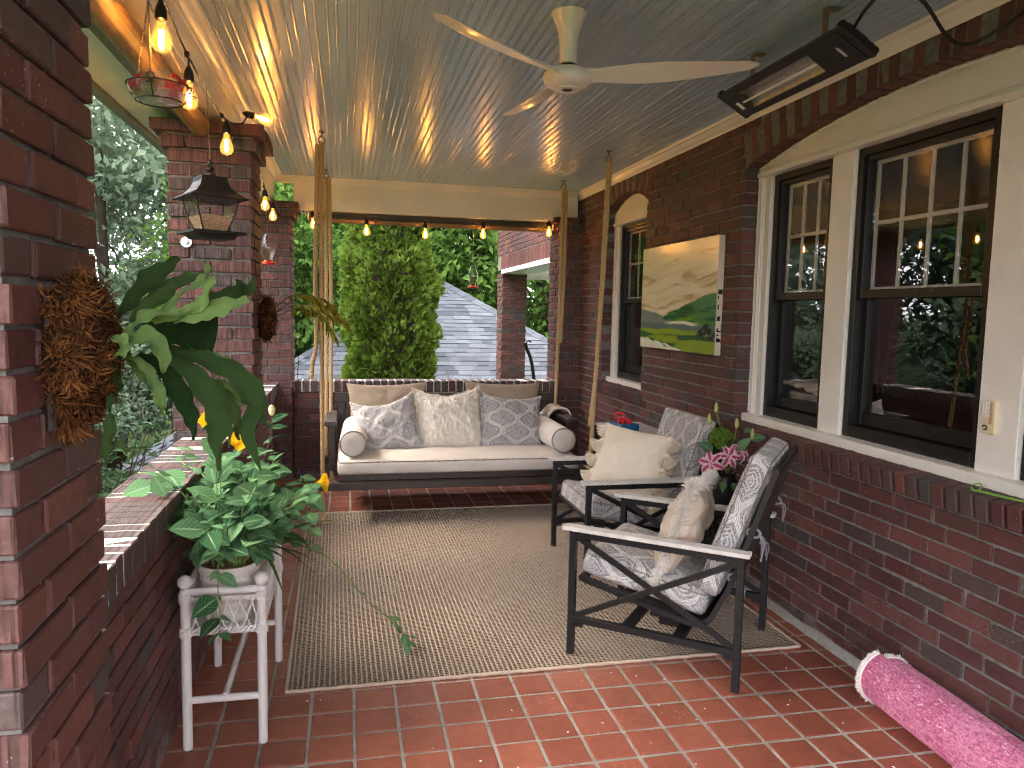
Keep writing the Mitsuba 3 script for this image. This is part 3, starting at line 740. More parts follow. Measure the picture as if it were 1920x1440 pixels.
tree('maple_tree', 11.5, 27.0, 12.0, 5.0, 1, 'm_leaf_tree', 'broadleaf tree seen past the neighbouring brick pillar')
tree('pale_tree', -11.5, 33.0, 14.0, 5.5, 5, 'm_leaf_grey', 'distant pale tree far behind the left pillars', squash=1.45, dense=.7)
tree('pale_tree', -6.4, 23.0, 12.0, 4.2, 5, 'm_leaf_grey', 'tall misty grey green tree filling the gap between the two left pillars', squash=1.45, dense=.7)
tree('pale_tree', -5.6, 14.5, 4.2, 1.9, 6, 'm_leaf_grey', 'lower pale tree in the garden left of the lantern feeder pillar')
tree('pale_tree', -15.0, 20.0, 12.0, 5.0, 5, 'm_leaf_grey', 'pale garden tree standing farther left beyond the porch', squash=1.45, dense=.7)
tree('maple_tree', -9.5, 9.5, 9.0, 3.6, 2, 'm_leaf_tree', 'garden tree left of the porch reflected in the windows')
tree('maple_tree', -10.5, 1.0, 8.0, 3.4, 3, 'm_leaf_tree', 'garden tree beside the open left side of the porch')

tree('dark_tree', -17.0, 8.0, 9.0, 5.5, 2, 'm_leaf_shrub', 'dark tree at the far left side of the garden level with the swing')
tree('dark_tree', -17.0, 17.0, 9.5, 6.0, 3, 'm_leaf_shrub', 'dark tree at the far left side of the garden beyond the swing')
tree('dark_tree', -15.0, -2.0, 9.0, 5.5, 1, 'm_leaf_shrub', 'dark tree at the far left side of the garden beside the camera')
# the tall clipped evergreen
def thuja():
    k = thing('arborvitae', 'tall bright green columnar arborvitae standing in the middle of the back opening', 'evergreen tree')
    r = np.random.default_rng(5); n = 24000
    x0, y0 = 0.56, 10.2; zb = float(gz(x0, y0)); H = 5.0 - zb
    h = r.uniform(.12, 1, n) ; a = r.uniform(0, 6.283, n)
    lump = np.clip(.5 + 1.9 * (meshkit.fbm(np.stack([np.cos(a) * 1.7, np.sin(a) * 1.7, h * 11], 1) * 2.0, 3) - .5), 0, 1)
    prof = np.where(h < .45, (.53 + .04 * np.sin(h * 7)), .57 - .50 * ((h - .45) / .55) ** 1.9) * (.76 + .48 * lump)
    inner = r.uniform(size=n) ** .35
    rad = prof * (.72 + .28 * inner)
    c = np.stack([x0 + rad * np.cos(a), y0 + rad * np.sin(a), zb + h * H], 1)
    out = np.stack([np.cos(a), np.sin(a), 0 * a], 1)
    base_d = out * .75 + np.array([0, 0, .75]) + r.normal(0, .35, (n, 3))
    pl = np.cross(out, [0, 0, 1.0]) * r.normal(0, 1, (n, 1)) + out * r.normal(0, .4, (n, 1)) + r.normal(0, .3, (n, 3))
    base_d /= np.linalg.norm(base_d, axis=1, keepdims=True); nn = pl - base_d * (pl * base_d).sum(1, keepdims=True); nn /= np.linalg.norm(nn, axis=1, keepdims=True)
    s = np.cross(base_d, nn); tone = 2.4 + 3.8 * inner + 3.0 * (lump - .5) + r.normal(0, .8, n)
    V, F, U, o = [], [], [], 0
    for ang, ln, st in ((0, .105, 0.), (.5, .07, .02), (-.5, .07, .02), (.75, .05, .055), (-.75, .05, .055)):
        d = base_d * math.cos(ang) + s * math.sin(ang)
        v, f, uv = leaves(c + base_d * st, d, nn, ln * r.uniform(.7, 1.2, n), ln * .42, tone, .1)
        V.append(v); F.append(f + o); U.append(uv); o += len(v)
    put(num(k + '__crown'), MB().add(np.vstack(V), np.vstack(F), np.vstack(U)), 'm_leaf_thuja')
    core = MB(); hh = np.linspace(.1, .98, 16); pr_ = np.where(hh < .45, .48, .52 - .47 * ((hh - .45) / .55) ** 1.9) * .62
    v, f = lathe(np.stack([np.maximum(pr_, .01), zb + hh * H], 1), 14, (x0, y0, 0)); put(num(k + '__inner_twigs'), (v, f), 'm_bark', smooth=True)
    put(num(k + '__trunk'), tube([(x0, y0, zb - .1), (x0, y0, zb + .8)], .12, 8), 'm_bark', smooth=True)
thuja()

def bush(name, label, cat, x, y, zb, H, W, n_stem, per, L, mat, seed, group=None, lean=(0, 0)):
    k = thing(name, label, cat, group); r = np.random.default_rng(seed)
    st = MB(); C, D, Nn, Tn = [], [], [], []
    for i in range(n_stem):
        a = r.uniform(0, 6.283); w = W * r.uniform(.15, 1)
        p = np.array([[x + .12 * math.cos(a), y + .12 * math.sin(a), zb], [x + w * .45 * math.cos(a) + r.normal(0, .05), y + w * .45 * math.sin(a), zb + H * .5], [x + w * math.cos(a) + lean[0], y + w * math.sin(a) + lean[1], zb + H * r.uniform(.7, 1)]])
        c = bez(p, 14); st.tube(c, np.linspace(.013, .003, 14), 5)
        for q in range(per):
            t = r.uniform(.35, 1) ** .8; b = c[int(t * 13)] + r.normal(0, .045, 3)
            m = r.integers(3, 6)
            for j in range(m):
                aa = 6.283 * j / m + r.uniform(0, 1)
                C.append(b); D.append([math.cos(aa), math.sin(aa), r.uniform(-.2, .5)]); Nn.append(np.array([0, 0, 1.0]) + r.normal(0, .3, 3)); Tn.append(r.uniform(1, 8.5))
    put(num(k + '__stems'), st, 'm_bark', smooth=True)
    C, D, Nn, Tn = map(np.array, (C, D, Nn, Tn)); n = len(C)
    v, f, uv = leaves(C, D, Nn, L * r.uniform(.6, 1.3, n), L * .42 * r.uniform(.8, 1.2, n), Tn)
    put(num(k + '__foliage'), MB().add(v, f, uv), mat)
    return k
bush('shrub', 'leafy dark stemmed shrub just outside the left porch wall behind the hanging fern', 'shrub', -1.55, 3.75, -1.5, 2.75, .62, 46, 16, .085, 'm_leaf_shrub', 3)
bush('shrub', 'shrub growing outside the left wall closer to the lantern feeder pillar', 'shrub', -1.65, 5.1, -1.6, 2.6, .6, 40, 16, .085, 'm_leaf_shrub', 4)
bush('shrub', 'low shrub in the garden below the left wall farther out', 'shrub', -2.9, 6.6, -1.8, 2.5, .9, 36, 20, .11, 'm_leaf_shrub', 5)
bush('shrub', 'small round green shrub at the foot of the grey roof beside the evergreen', 'shrub', 1.42, 10.3, float(gz(1.4, 10.3)), 2.78, .2, 26, 16, .05, 'm_leaf_thuja', 6)

# ------------------------------------------------------------------ garage with a hip roof
ga = thing('garage', 'garage with a grey shingled hip roof behind the evergreen', 'garage')
RY, RZ, RX0, RX1, PI_ = 16.0, 2.12, 1.62, 1.97, 0.62
KE = 4.6; ez = RZ - PI_ * KE
E4 = [(RX0 - KE, RY - KE), (RX1 + KE, RY - KE), (RX1 + KE, RY + KE), (RX0 - KE, RY + KE)]
put(ga + '__wall', MB().box((E4[0][0] + .4, E4[0][1] + .4, ez - 2.3), (E4[2][0] - .4, E4[2][1] - .4, ez + .02)), 'm_white')
rv = [(x, y, ez) for x, y in E4] + [(RX0, RY, RZ), (RX1, RY, RZ)]
rk = put(ga + '__roof', (np.array(rv) - [0, 0, .03], np.array([[0, 1, 5], [0, 5, 4], [1, 2, 5], [2, 3, 4], [2, 4, 5], [3, 0, 4], [0, 2, 1], [0, 3, 2]])), 'm_shingle'); used[rk] = 0
sn = np.array([0, -PI_, 1.0]); sn /= np.linalg.norm(sn); sd = np.array([0, -1, -PI_]); sd /= np.linalg.norm(sd)
sl = KE * math.sqrt(1 + PI_ ** 2); ex = 0.142; shing = []
def shingle_face(origin_row, across, down, nrm, halfw, left):
    i = 0
    while i * ex < sl:
        t0 = i * ex; kk = (t0 + ex) / math.sqrt(1 + PI_ ** 2)
        lo, hi = halfw(kk)
        x = lo - rng.uniform(0, .3)
        while x < hi:
            w_ = rng.uniform(.17, .36); a, b = max(x, lo), min(x + w_, hi); x += w_
            if b - a < .03: continue
            th = .006 + (0.012 if rng.uniform() < .4 else 0.004)
            p = [origin_row + across * a + down * (t0 - .02), origin_row + across * b + down * (t0 - .02), origin_row + across * b + down * (t0 + ex), origin_row + across * a + down * (t0 + ex)]
            top = [p[0] + nrm * .003, p[1] + nrm * .003, p[2] + nrm * th, p[3] + nrm * th]
            shing.append((np.array(top + [p[2] - nrm * .004, p[3] - nrm * .004]), round(float(np.clip(rng.normal(.5, .26), 0, 1)), 2)))
        i += 1
sf = np.array([[0, 3, 2], [0, 2, 1], [3, 5, 4], [3, 4, 2], [0, 5, 3], [1, 2, 4]])
shingle_face(np.array([0, RY, RZ]), np.array([1.0, 0, 0]), sd, sn, lambda k: (RX0 - k, RX1 + k), 0)
ld = np.array([-1, 0, -PI_]); ld /= np.linalg.norm(ld); ln_ = np.array([-PI_, 0, 1.0]); ln_ /= np.linalg.norm(ln_)
shingle_face(np.array([RX0, RY, RZ]), np.array([0, -1.0, 0]), ld, ln_, lambda k: (-.3, k), 0)
order = sorted(range(len(shing)), key=lambda i: -seen(shing[i][0].mean(0)) * (2 if shing[i][0].mean(0)[2] > -.1 else .3))
rest = MB()
for n_, i in enumerate(order):
    v, t = shing[i]
    if n_ < 300: scene[num(rk + '__shingle')] = mikit.ply((v, sf), 'm_shingle', uv=np.tile([[t, 0.]], (6, 1)))
    else: rest.add(v, sf, (t, 0))
part(rk, 'shingling', rest, 'm_shingle', kind='stuff')
for s, xs_ in ((-1, RX0), (1, RX1)):     # hip caps
    for i in range(32):
        a = np.array([xs_ + s * .145 * i, RY - .145 * i, RZ - PI_ * .145 * i + .012]); b = a + np.array([s * .165, -.165, -PI_ * .165 + .010])
        part(rk, 'hip_cap', MB().bar(a, b, .17, .010, up=(s * -.3, -.3, 1), uv=(round(rng.uniform(.2, .8), 2), 0)), 'm_shingle')
part(rk, 'ridge_cap', MB().box((RX0 - .05, RY - .09, RZ - .03), (RX1 + .05, RY + .09, RZ + .018), uv=(.6, 0)), 'm_shingle')

# ------------------------------------------------------------------ neighbouring side porch
npk = pillar(2.255, 11.0, 0.38, 'neighbouring brick porch pillar with a brick beam beyond the back wall', z1=2.10, corbel=False, zb=-2.2, comb=0, name='neighbouring_porch', cat='brick porch', limit=200)
b = Bricks(npk, 0)
x_ = 2.255; y0_, y1_ = 8.2, 11.385
n_ = int((y1_ - y0_ - .2) / .068)
for i in range(n_): b.add((x_ + .05, y0_ + (i + .5) * .068, 2.17 + .10), (0, 1, 0), .058, H=.195, tone=b.r.uniform(0, .6))
for c in range(9):
    z = 2.275 + .10 + (c + .5) * CH; o = (c % 2) * BL / 2
    q = 0
    while y0_ + o + q * BL < y1_ - .02:
        a, e = y0_ + o + q * BL + .005, min(y1_, y0_ + o + (q + 1) * BL - .005); q += 1
        b.add((x_ + .05, (a + e) / 2, z), (0, 1, 0), e - a)
for c in range(-2, 12):
    z = 2.10 + (c + .5) * CH + .05
    if z > 2.2 and z < 3.0: b.add((x_ + .22, 11.335, z), (1, 0, 0), .2)
b.done(200)
part(npk, 'beam_core', MB().box((x_ + .009, y0_, 2.165), (x_ + .36, y1_ - .009, 3.0)), 'm_mortar')
part(npk, 'soffit', MB().box((x_ - .015, y0_, 2.102), (x_ + .40, 11.0, 2.163), ch=.004), 'm_white')
part(npk, 'roof_board', MB().box((x_ + .40, y0_, 2.21), (x_ + 3.0, 11.0, 2.24), ch=.004), 'm_white')
part(npk, 'far_beam', MB().box((x_ + .385, 11.05, 2.04), (x_ + 3.0, 11.25, 2.20), ch=.004), 'm_white')
k = thing('metal_pole', 'thin black leaning metal pole beside the neighbouring brick pillar', 'pole')
put(k, MB().tube(bez([(2.30, 8.5, -1.6), (2.155, 8.5, .66), (2.03, 8.5, 1.19)], 12), .022, 8).tube(bez([(2.03, 8.5, 1.18), (2.06, 8.5, 1.21), (2.10, 8.5, 1.2)], 8), .01, 6), 'm_black', smooth=60)
k = thing('hanging_wire', 'thin dark wire hanging in the opening beside the far left pillar', 'wire')
put(k, tube(bez([(-.375, 7.12, 2.40), (-.38, 7.12, 1.7), (-.42, 7.1, 1.2), (-.44, 7.1, .89)], 16), .0028, 5), 'm_black')
# ------------------------------------------------------------------ soft things
def pillow(w, h, t, nu=44, nv=44, seed=0, wr=0.012, pinch=0.10, rough=0.0, rscale=90.0, sag=0.0):
    """A square cushion in its own xy plane, thick along z, with drawn-in edges and pointed corners. Returns MB with uv in metres."""
    V, F, U, o = [], [], [], 0
    u = np.sin(np.linspace(-1, 1, nu) * np.pi / 2); vv = np.sin(np.linspace(-1, 1, nv) * np.pi / 2)
    A, B = np.meshgrid(u, vv, indexing='ij')
    X = A * w / 2 * (1 - pinch * (1 - np.abs(B) ** 2.2)); Y = B * h / 2 * (1 - pinch * (1 - np.abs(A) ** 2.2))
    Y = Y - sag * (1 - A ** 2) * np.clip(B, 0, 1)
    prof = (np.clip(1 - np.abs(A) ** 2.4, 0, 1) * np.clip(1 - np.abs(B) ** 2.4, 0, 1)) ** .52
    for s in (1, -1):
        P = np.stack([X * 7 / w * .4, Y * 7 / h * .4, 0 * X + s * 3.1], -1)
        n1 = meshkit.fbm(P * 2.2 + seed, 4, seed) - .5
        fold = np.abs(meshkit.fbm(P * np.array([4.0, 1.6, 1]) + seed * 3, 3, seed + 9) - .5)
        Z = s * (prof * t / 2 * (1 + n1 * .5) + wr * (n1 * 1.4 - fold * 2.0 + .3) * (prof ** .4) )
        if rough: Z = Z + s * prof ** .3 * rough * (meshkit.fbm(np.stack([X * rscale, Y * rscale * .55, 0 * X + s], -1), 3, seed) - .35)
        v = np.stack([X, Y, Z], -1).reshape(-1, 3); f = grid_faces(nu, nv)
        V.append(v); F.append((f if s > 0 else f[:, ::-1]) + o); o += len(v)
        U.append(np.stack([(X.ravel() + seed * .37) * .62, (Y.ravel() + (2.0 if s < 0 else 0)) * 1.35], 1))
    return MB().add(np.vstack(V), np.vstack(F), np.vstack(U))

def edge_loop(w, h, pinch=.10, n=30, sag=0.0):
    t = np.sin(np.linspace(-1, 1, n) * np.pi / 2); k = 1 - pinch * (1 - np.abs(t) ** 2.2)
    L = []
    for a, b in ((t, t * 0 - 1), (t * 0 + 1, t), (-t, t * 0 + 1), (t * 0 - 1, -t)):
        x = a * w / 2 * (1 - pinch * (1 - np.abs(b) ** 2.2)); y = b * h / 2 * (1 - pinch * (1 - np.abs(a) ** 2.2)) - sag * (1 - a ** 2) * np.clip(b, 0, 1)
        L.append(np.stack([x, y, 0 * x], 1)[:-1])
    L = np.vstack(L); return np.vstack([L, L[:1]])

def slab(w, d, t, r=0.035, seed=0, puff=0.02, wr=0.006, n=(40, 26)):
    """A box cushion: rounded slab in xy with its bottom at z = 0, softly domed and wrinkled."""
    prof = [(-1, 0)]
    ux = np.linspace(-1, 1, n[0]); uy = np.linspace(-1, 1, n[1])
    def shell(zt, s):
        A, B = np.meshgrid(ux, uy, indexing='ij')
        X, Y = A * (w / 2 - r), B * (d / 2 - r)
        dome = (1 - A ** 4) * (1 - B ** 4)
        nz = meshkit.fbm(np.stack([X * 5, Y * 5, 0 * X + s], -1), 4, seed + 3) - .5
        Z = zt + s * (puff * dome + wr * 2.4 * nz * (.25 + dome))
        return np.stack([X, Y, Z], -1)
    top, bot = shell(t - .001, 1), shell(.001, -.25)
    idx = [(i, 0) for i in range(n[0])] + [(n[0] - 1, j) for j in range(1, n[1])] + [(i, n[1] - 1) for i in range(n[0] - 2, -1, -1)] + [(0, j) for j in range(n[1] - 2, 0, -1)]
    m = MB()
    V = [top.reshape(-1, 3), bot.reshape(-1, 3)]; F = [grid_faces(*n), grid_faces(*n)[:, ::-1] + n[0] * n[1]]
    et = np.array([top[i, j] for i, j in idx]); eb = np.array([bot[i, j] for i, j in idx])
    nrm = np.array([[(-1 if i == 0 else 1 if i == n[0] - 1 else 0), (-1 if j == 0 else 1 if j == n[1] - 1 else 0)] for i, j in idx], float)
    nrm /= np.linalg.norm(nrm, axis=1, keepdims=True); nrm3 = np.column_stack([nrm, 0 * nrm[:, 0]])
    rings = []
    for q in np.linspace(0, 1, 9):
        z = et * (1 - q) + eb * q; bulge = r * (1 - abs(2 * q - 1) ** 3.2) ** .5 + .005 * (meshkit.fbm(z * 9, 3, seed) - .5) * (0 < q < 1)
        rings.append(z + nrm3 * np.reshape(bulge, (-1, 1)) * np.ones((len(z), 1)))
    K = len(idx); base = 2 * n[0] * n[1]
    V.append(np.vstack(rings)); k = np.arange(K)
    for q in range(8):
        F.append(np.stack([base + q * K + k, base + (q + 1) * K + k, base + (q + 1) * K + (k + 1) % K, base + q * K + (k + 1) % K], 1))
    V = np.vstack(V); uv = np.stack([V[:, 0] + V[:, 2] * np.sign(V[:, 0]) * (np.abs(V[:, 0]) > w / 2 - r * 1.01), V[:, 1] + (V[:, 2] - t) * np.sign(V[:, 1]) * (np.abs(V[:, 1]) > d / 2 - r * 1.01)], 1)[:, ::-1] + seed * .31
    m.add(V, np.vstack(F), uv)
    seam = lambda q: np.vstack([rings[q], rings[q][:1]])
    return m, seam(1), seam(7)

def placed(m, M):
    m.v = [xf(M, v) for v in m.v]; return m
def basis(o, X, Y):
    X = np.array(X, float); X /= np.linalg.norm(X); Y = np.array(Y, float); Y -= X * (X @ Y); Y /= np.linalg.norm(Y)
    return mat4(X, Y, np.cross(X, Y), o)

def fringe(m, pts, out, r, L, n, w=0.004, droop=0.3):
    """Thread tufts along a closed line of points, blown outward along out."""
    p = np.asarray(pts); i = r.integers(0, len(p) - 1, n); t = r.uniform(size=(n, 1))
    c = p[i] * (1 - t) + p[i + 1] * t
    o = np.asarray(out)[i] + r.normal(0, .45, (n, 3)); o[:, 2] -= droop
    v, f, uv = leaves(c, o, sph(r, n), L * r.uniform(.5, 1.2, n), w, 0 * t[:, 0] + 5)
    m.add(v, f, uv)

# ------------------------------------------------------------------ porch swing
sw = thing('porch_swing', 'dark brown wooden daybed swing hung on ropes in front of the back wall', 'porch swing')
def rail(p, q, w, h, name='rail', up=(0, 0, 1)): return part(sw, name, MB().bar(p, q, w, h, up, ch=.004), 'm_swing')
rail((-.205, 5.36, .288), (1.86, 5.36, .288), .075, .052); rail((-.205, 6.36, .288), (1.86, 6.36, .288), .075, .052)
rail((-.055, 5.395, .338), (1.735, 5.395, .338), .035, .044, 'apron'); rail((-.03, 5.40, .325), (-.03, 6.33, .325), .04, .09, 'apron'); rail((1.71, 5.40, .325), (1.71, 6.33, .325), .04, .09, 'apron')
for i in range(9): rail((-.02, 5.45 + i * .105, .322), (1.70, 5.45 + i * .105, .322), .075, .02, 'slat')
for x in (-.12, 1.80):
    s = 1 if x < 0 else -1
    rail((x, 5.80, .665), (x, 6.46, .665), .088, .034, 'armrest')
    for y in (5.85, 6.38): rail((x + s * .01, y, .30), (x + s * .01, y, .647), .05, .05, 'arm_post', (0, 1, 0))
    for i in range(5): rail((x + s * .01, 5.94 + i * .085, .35), (x + s * .01, 5.94 + i * .085, .647), .045, .016, 'arm_slat', (1, 0, 0))
    rail((x + s * .01, 5.87, .335), (x + s * .01, 6.36, .335), .03, .05, 'arm_rail')
rail((-.10, 6.42, .80), (1.79, 6.42, .80), .035, .075, 'back_rail')
for i in range(17): rail((-.04 + i * .11, 6.42, .33), (-.04 + i * .11, 6.42, .765), .06, .018, 'back_slat', (0, 1, 0))
def rope_mesh(pts, R=0.0155, pitch=.075, nper=9):
    p = np.asarray(pts, float); s = np.r_[0, np.cumsum(np.linalg.norm(np.diff(p, axis=0), axis=1))]
    n = int(s[-1] / pitch * nper) + 4; q = np.linspace(0, s[-1], n)
    c = np.stack([np.interp(q, s, p[:, k]) for k in range(3)], 1); t, a, b = frames(c)
    m = MB()
    for k in range(3):
        g = (q / pitch * 2 * np.pi + k * 2 * np.pi / 3)[:, None]
        m.tube(c + R * .52 * (np.cos(g) * a + np.sin(g) * b), R * .56, 6)
    return m
def rope(*pts, knot=None):
    k = part(sw, 'rope', rope_mesh(bez(pts, 40)), 'm_rope', smooth=True)
    if knot is not None:
        r_ = np.random.default_rng(3); m = MB()
        g = np.linspace(0, 4 * np.pi, 40); kk = np.asarray(knot, float)
        m.tube(kk + np.stack([.017 * np.cos(g), .017 * np.sin(g), .012 * np.sin(g * 1.5)], 1), .0075, 6)
        for i in range(5): m.tube(kk + np.array([[0, 0, 0], r_.normal(0, .012, 3) + [0, 0, -.03]]), .003, 4)
        part(sw, 'rope_knot', m, 'm_rope', smooth=True)
rope((-.159, 5.207, 2.62), (-.165, 5.26, 1.6), (-.165, 5.36, .315))
rope((-.185, 5.200, 2.61), (-.205, 5.24, 1.7), (-.20, 5.27, 1.32), (-.225, 5.27, 1.17), (-.235, 5.27, 1.06))
rope((-.166, 6.575, 2.62), (-.165, 6.5, 1.6), (-.165, 6.36, .315))
rope((-.140, 6.570, 2.62), (-.125, 6.48, 1.6), (-.130, 6.36, .50))
rope((1.844, 6.418, 2.62), (1.830, 6.40, 1.5), (1.800, 6.37, .315))
rope((1.870, 6.415, 2.61), (1.865, 6.40, 1.9), (1.845, 6.39, 1.28))
rope((1.817, 5.181, 2.62), (1.812, 5.26, 1.5), (1.800, 5.36, .315))
rope((1.828, 5.175, 2.61), (1.820, 5.22, 1.9), (1.813, 5.25, 1.55), (1.807, 5.29, 1.1), (1.795, 5.36, .70))
for x, y, a in ((-.178, 5.36, .09), (-.14, 6.36, .02), (1.80, 5.36, .03), (1.80, 6.36, .02)):
    rope((x, y, .262), (x + .01, y - .01, .20), (x + .02, y - .02, .15 - a), knot=(x + .02, y - .02, .145 - a))
for x, y in ((-.159, 5.207), (-.166, 6.575), (1.844, 6.418), (1.817, 5.181)):
    m = MB().tube([(x, y, 2.70), (x, y, 2.655)], .006, 8).tube(np.stack([x + .020 * np.cos(g_ := np.linspace(0, 6.283, 20)), 0 * g_ + y, 2.635 + .022 * np.sin(g_)], 1), .005, 6)
    m.add(*lathe([(0, 2.688), (.02, 2.688), (.02, 2.682), (.0, 2.681)], 12, (x, y, 0)))
    part(sw, 'hook', m, 'm_bracket', smooth=40)

sc = num('seat_cushion'); lab(sc, 'long cream mattress cushion with dark piping on the porch swing', 'cushion')
m, s1, s2 = slab(1.80, .98, .115, .035, 2, .016, .006, (70, 40)); Ms = mat4((1, 0, 0), (0, 1, 0), (0, 0, 1), (.835, 5.87, .348))
put(sc, placed(m, Ms), 'm_cream', smooth=True)
for s in (s1, s2): part(sc, 'piping', tube(xf(Ms, s), .0042, 6), 'm_piping', smooth=True)
def bolster(x, label, tilt):
    k = num('bolster'); lab(k, label, 'bolster', None)
    L, R = .80, .094; tt = np.linspace(0, 1, 26); prof_ = [(.001, 0), (R * .5, -.008), (R * .85, .0), (R * .985, .012)] + [(R * (1 + .02 * math.sin(3.14 * q)), .02 + (L - .04) * q) for q in tt[1:-1]] + [(R * .985, L - .012), (R * .85, L), (.001, L + .006)]
    v, f = lathe(prof_, 40); nz = meshkit.fbm(v * [9, 9, 5], 4, 3) - .5
    rr = np.linalg.norm(v[:, :2], axis=1, keepdims=True) + 1e-9
    v[:, :2] += v[:, :2] / rr * nz[:, None] * .018
    M = mat4((0, 0, 1), (1, 0, 0), (0, 1, 0), (x, 5.42, .575)); M[:3, 0] = (0, 0, 1); M[:3, 1] = (1, 0, 0); M[:3, 2] = (tilt, 1, 0)
    put(k, (xf(M, v), f[:, ::-1] if np.linalg.det(M[:3, :3]) < 0 else f), 'm_cream', smooth=True)
    g = np.linspace(0, 6.2832, 50)
    for z in (.008, L - .008): part(k, 'piping', tube(xf(M, np.stack([R * .985 * np.cos(g), R * .985 * np.sin(g), 0 * g + z], 1)), .004, 6), 'm_piping', smooth=True)
bolster(.045, 'round cream bolster at the left end of the swing', 0.02); bolster(1.615, 'round cream bolster at the right end of the swing', 0.0)

def soft(name, label, cat, m, M, bsdf, smooth=True, group=None):
    k = num(name); lab(k, label, cat, group); put(k, placed(m, M), bsdf, smooth); return k
def lean(o, yaw, tilt, roll=0.0):
    """Frame for a cushion standing up: x along the sofa turned by yaw, y up tilted back by tilt, rolled by roll in its plane."""
    X = np.array([math.cos(yaw), math.sin(yaw), 0]); back = np.array([-math.sin(yaw), math.cos(yaw), 0])
    Y = np.array([0, 0, 1]) * math.cos(tilt) + back * math.sin(tilt)
    X2 = X * math.cos(roll) + Y * math.sin(roll); Y2 = -X * math.sin(roll) + Y * math.cos(roll)
    return mat4(X2, Y2, np.cross(X2, Y2), o)
soft('back_pillow', 'plain taupe back pillow at the left of the swing', 'pillow', pillow(.66, .50, .19, seed=1, wr=.010), lean((.33, 6.22, .695), .0, .22, .02), 'm_taupe')
soft('back_pillow', 'plain taupe back pillow at the right of the swing, half hidden', 'pillow', pillow(.66, .50, .19, seed=2, wr=.010), lean((1.30, 6.22, .70), 0, .22, -.02), 'm_taupe')
def piped(key, w, h, M, pinch=.10, sag=0, bs='m_piping', r=.0035): part(key, 'piping', tube(xf(M, edge_loop(w, h, pinch, sag=sag)), r, 5), bs, smooth=True)
M = lean((.30, 5.84, .655), -.12, .42, .20); k = soft('throw_pillow', 'grey and white paisley pillow leaning at the left of the swing', 'pillow', pillow(.50, .46, .19, 54, 54, seed=3, wr=.020, sag=.055), M, 'm_paisley'); piped(k, .50, .46, M, sag=.055, bs='m_fringe', r=.0025)
M = lean((1.30, 5.90, .655), .10, .42, -.10); k = soft('throw_pillow', 'grey and white paisley pillow leaning at the right of the swing', 'pillow', pillow(.54, .48, .19, 54, 54, seed=4, wr=.016, sag=.03), M, 'm_paisley'); piped(k, .54, .48, M, sag=.03, bs='m_fringe', r=.0025)
M = lean((.795, 5.90, .690), .0, .36, .03)
k = soft('fur_pillow', 'fluffy white fur pillow in the middle of the swing', 'pillow', pillow(.54, .52, .22, 170, 170, seed=5, wr=.020, rough=.048, rscale=52, sag=.06), M, 'm_fur')
m = MB(); r_ = np.random.default_rng(8); pm = pillow(.54, .52, .22, 120, 120, seed=5, wr=.020, rough=.044, rscale=52, sag=.06); pv = pm.v[0]; i = r_.integers(0, len(pv), 16000)
nn = pv[i] * [.4, .4, 5]; nn /= np.linalg.norm(nn, axis=1, keepdims=True); fl_ = meshkit.noise(pv[i] * 22, 4)[:, None] * 6.28
v, f, uv = leaves(pv[i], nn * .55 + np.concatenate([np.cos(fl_), np.sin(fl_) - .3, 0 * fl_], 1) + r_.normal(0, .3, (16000, 3)), nn, .022 * r_.uniform(.5, 1.2, 16000), .0035, 0 * i + 5.0)
part(k, 'fur', MB().add(xf(M, v), f, uv), 'm_fur', kind='stuff')
# folded throw on the right arm
k = num('throw_blanket'); lab(k, 'small cream edged red throw draped over the right arm of the swing', 'blanket')
prof_ = bez([(1.66, .52), (1.68, .62), (1.735, .70), (1.80, .715), (1.865, .70), (1.895, .645)], 26)
gy_ = np.linspace(6.17, 6.42, 14); V = np.array([[p[0] + .006 * math.sin(q * 40 + p[1] * 20), y, p[1] + .006 * math.sin(y * 60)] for p in prof_ for q, y in enumerate(gy_)])
V2 = V + np.array([.0, 0, .012]); nn_ = len(gy_)
put(k, MB().add(V2, grid_faces(26, nn_)).add(V, grid_faces(26, nn_)[:, ::-1]), 'm_satin', smooth=True)
part(k, 'lining', MB().add(V[:8 * nn_] + [-.004, 0, -.003], grid_faces(8, nn_)), 'm_redcloth', smooth=True)
scene['m_redcloth'] = ts({'type': 'diffuse', 'reflectance': rgb(.16, .035, .03)})
part(k, 'border', tube(bez([(p[0] - .003, 6.168, p[1] + .012) for p in prof_], 30), .009, 6), 'm_ivory', smooth=True)

# ------------------------------------------------------------------ rug of woven cords
A0, A1, B0, B1 = np.array([-.238, 2.992]), np.array([2.075, 3.012]), np.array([-.281, 5.69]), np.array([2.055, 5.70])
rg = num('rug'); lab(rg, 'large woven beige and dark brown open grid rug', 'rug')
def ruv(a, b): return (A0 * (1 - a) + A1 * a) * (1 - b) + (B0 * (1 - a) + B1 * a) * b
def ribbon(P, Q, n, w, h, z, wob=0.0, lift=None):
    t = np.linspace(0, 1, n)[:, None]; c = P + (Q - P) * t
    d = (Q - P) / np.linalg.norm(Q - P); s = np.array([-d[1], d[0]])
    c = c + s * (wob * np.sin(t * 37 + P[0] * 50) + wob * np.sin(t * 11 + P[1] * 20))
    L = c + s * w / 2; R_ = c - s * w / 2; Li = c + s * w * .22; Ri = c - s * w * .22
    zz = z + (0 if lift is None else lift(t[:, 0]))
    one = np.ones(n)
    V = np.stack([np.column_stack([L, one * z - .001]), np.column_stack([Li, zz + h * one]), np.column_stack([Ri, zz + h * one]), np.column_stack([R_, one * z - .001])], 1)
    k = np.arange(n - 1)[:, None] * 4
    F = np.vstack([k + [j, j + 1, j + 5, j + 4] for j in range(3)])
    return V.reshape(-1, 3), F
base = MB(); corners = [(*ruv(a, b), .003) for a, b in ((0, 0), (1, 0), (1, 1), (0, 1))]
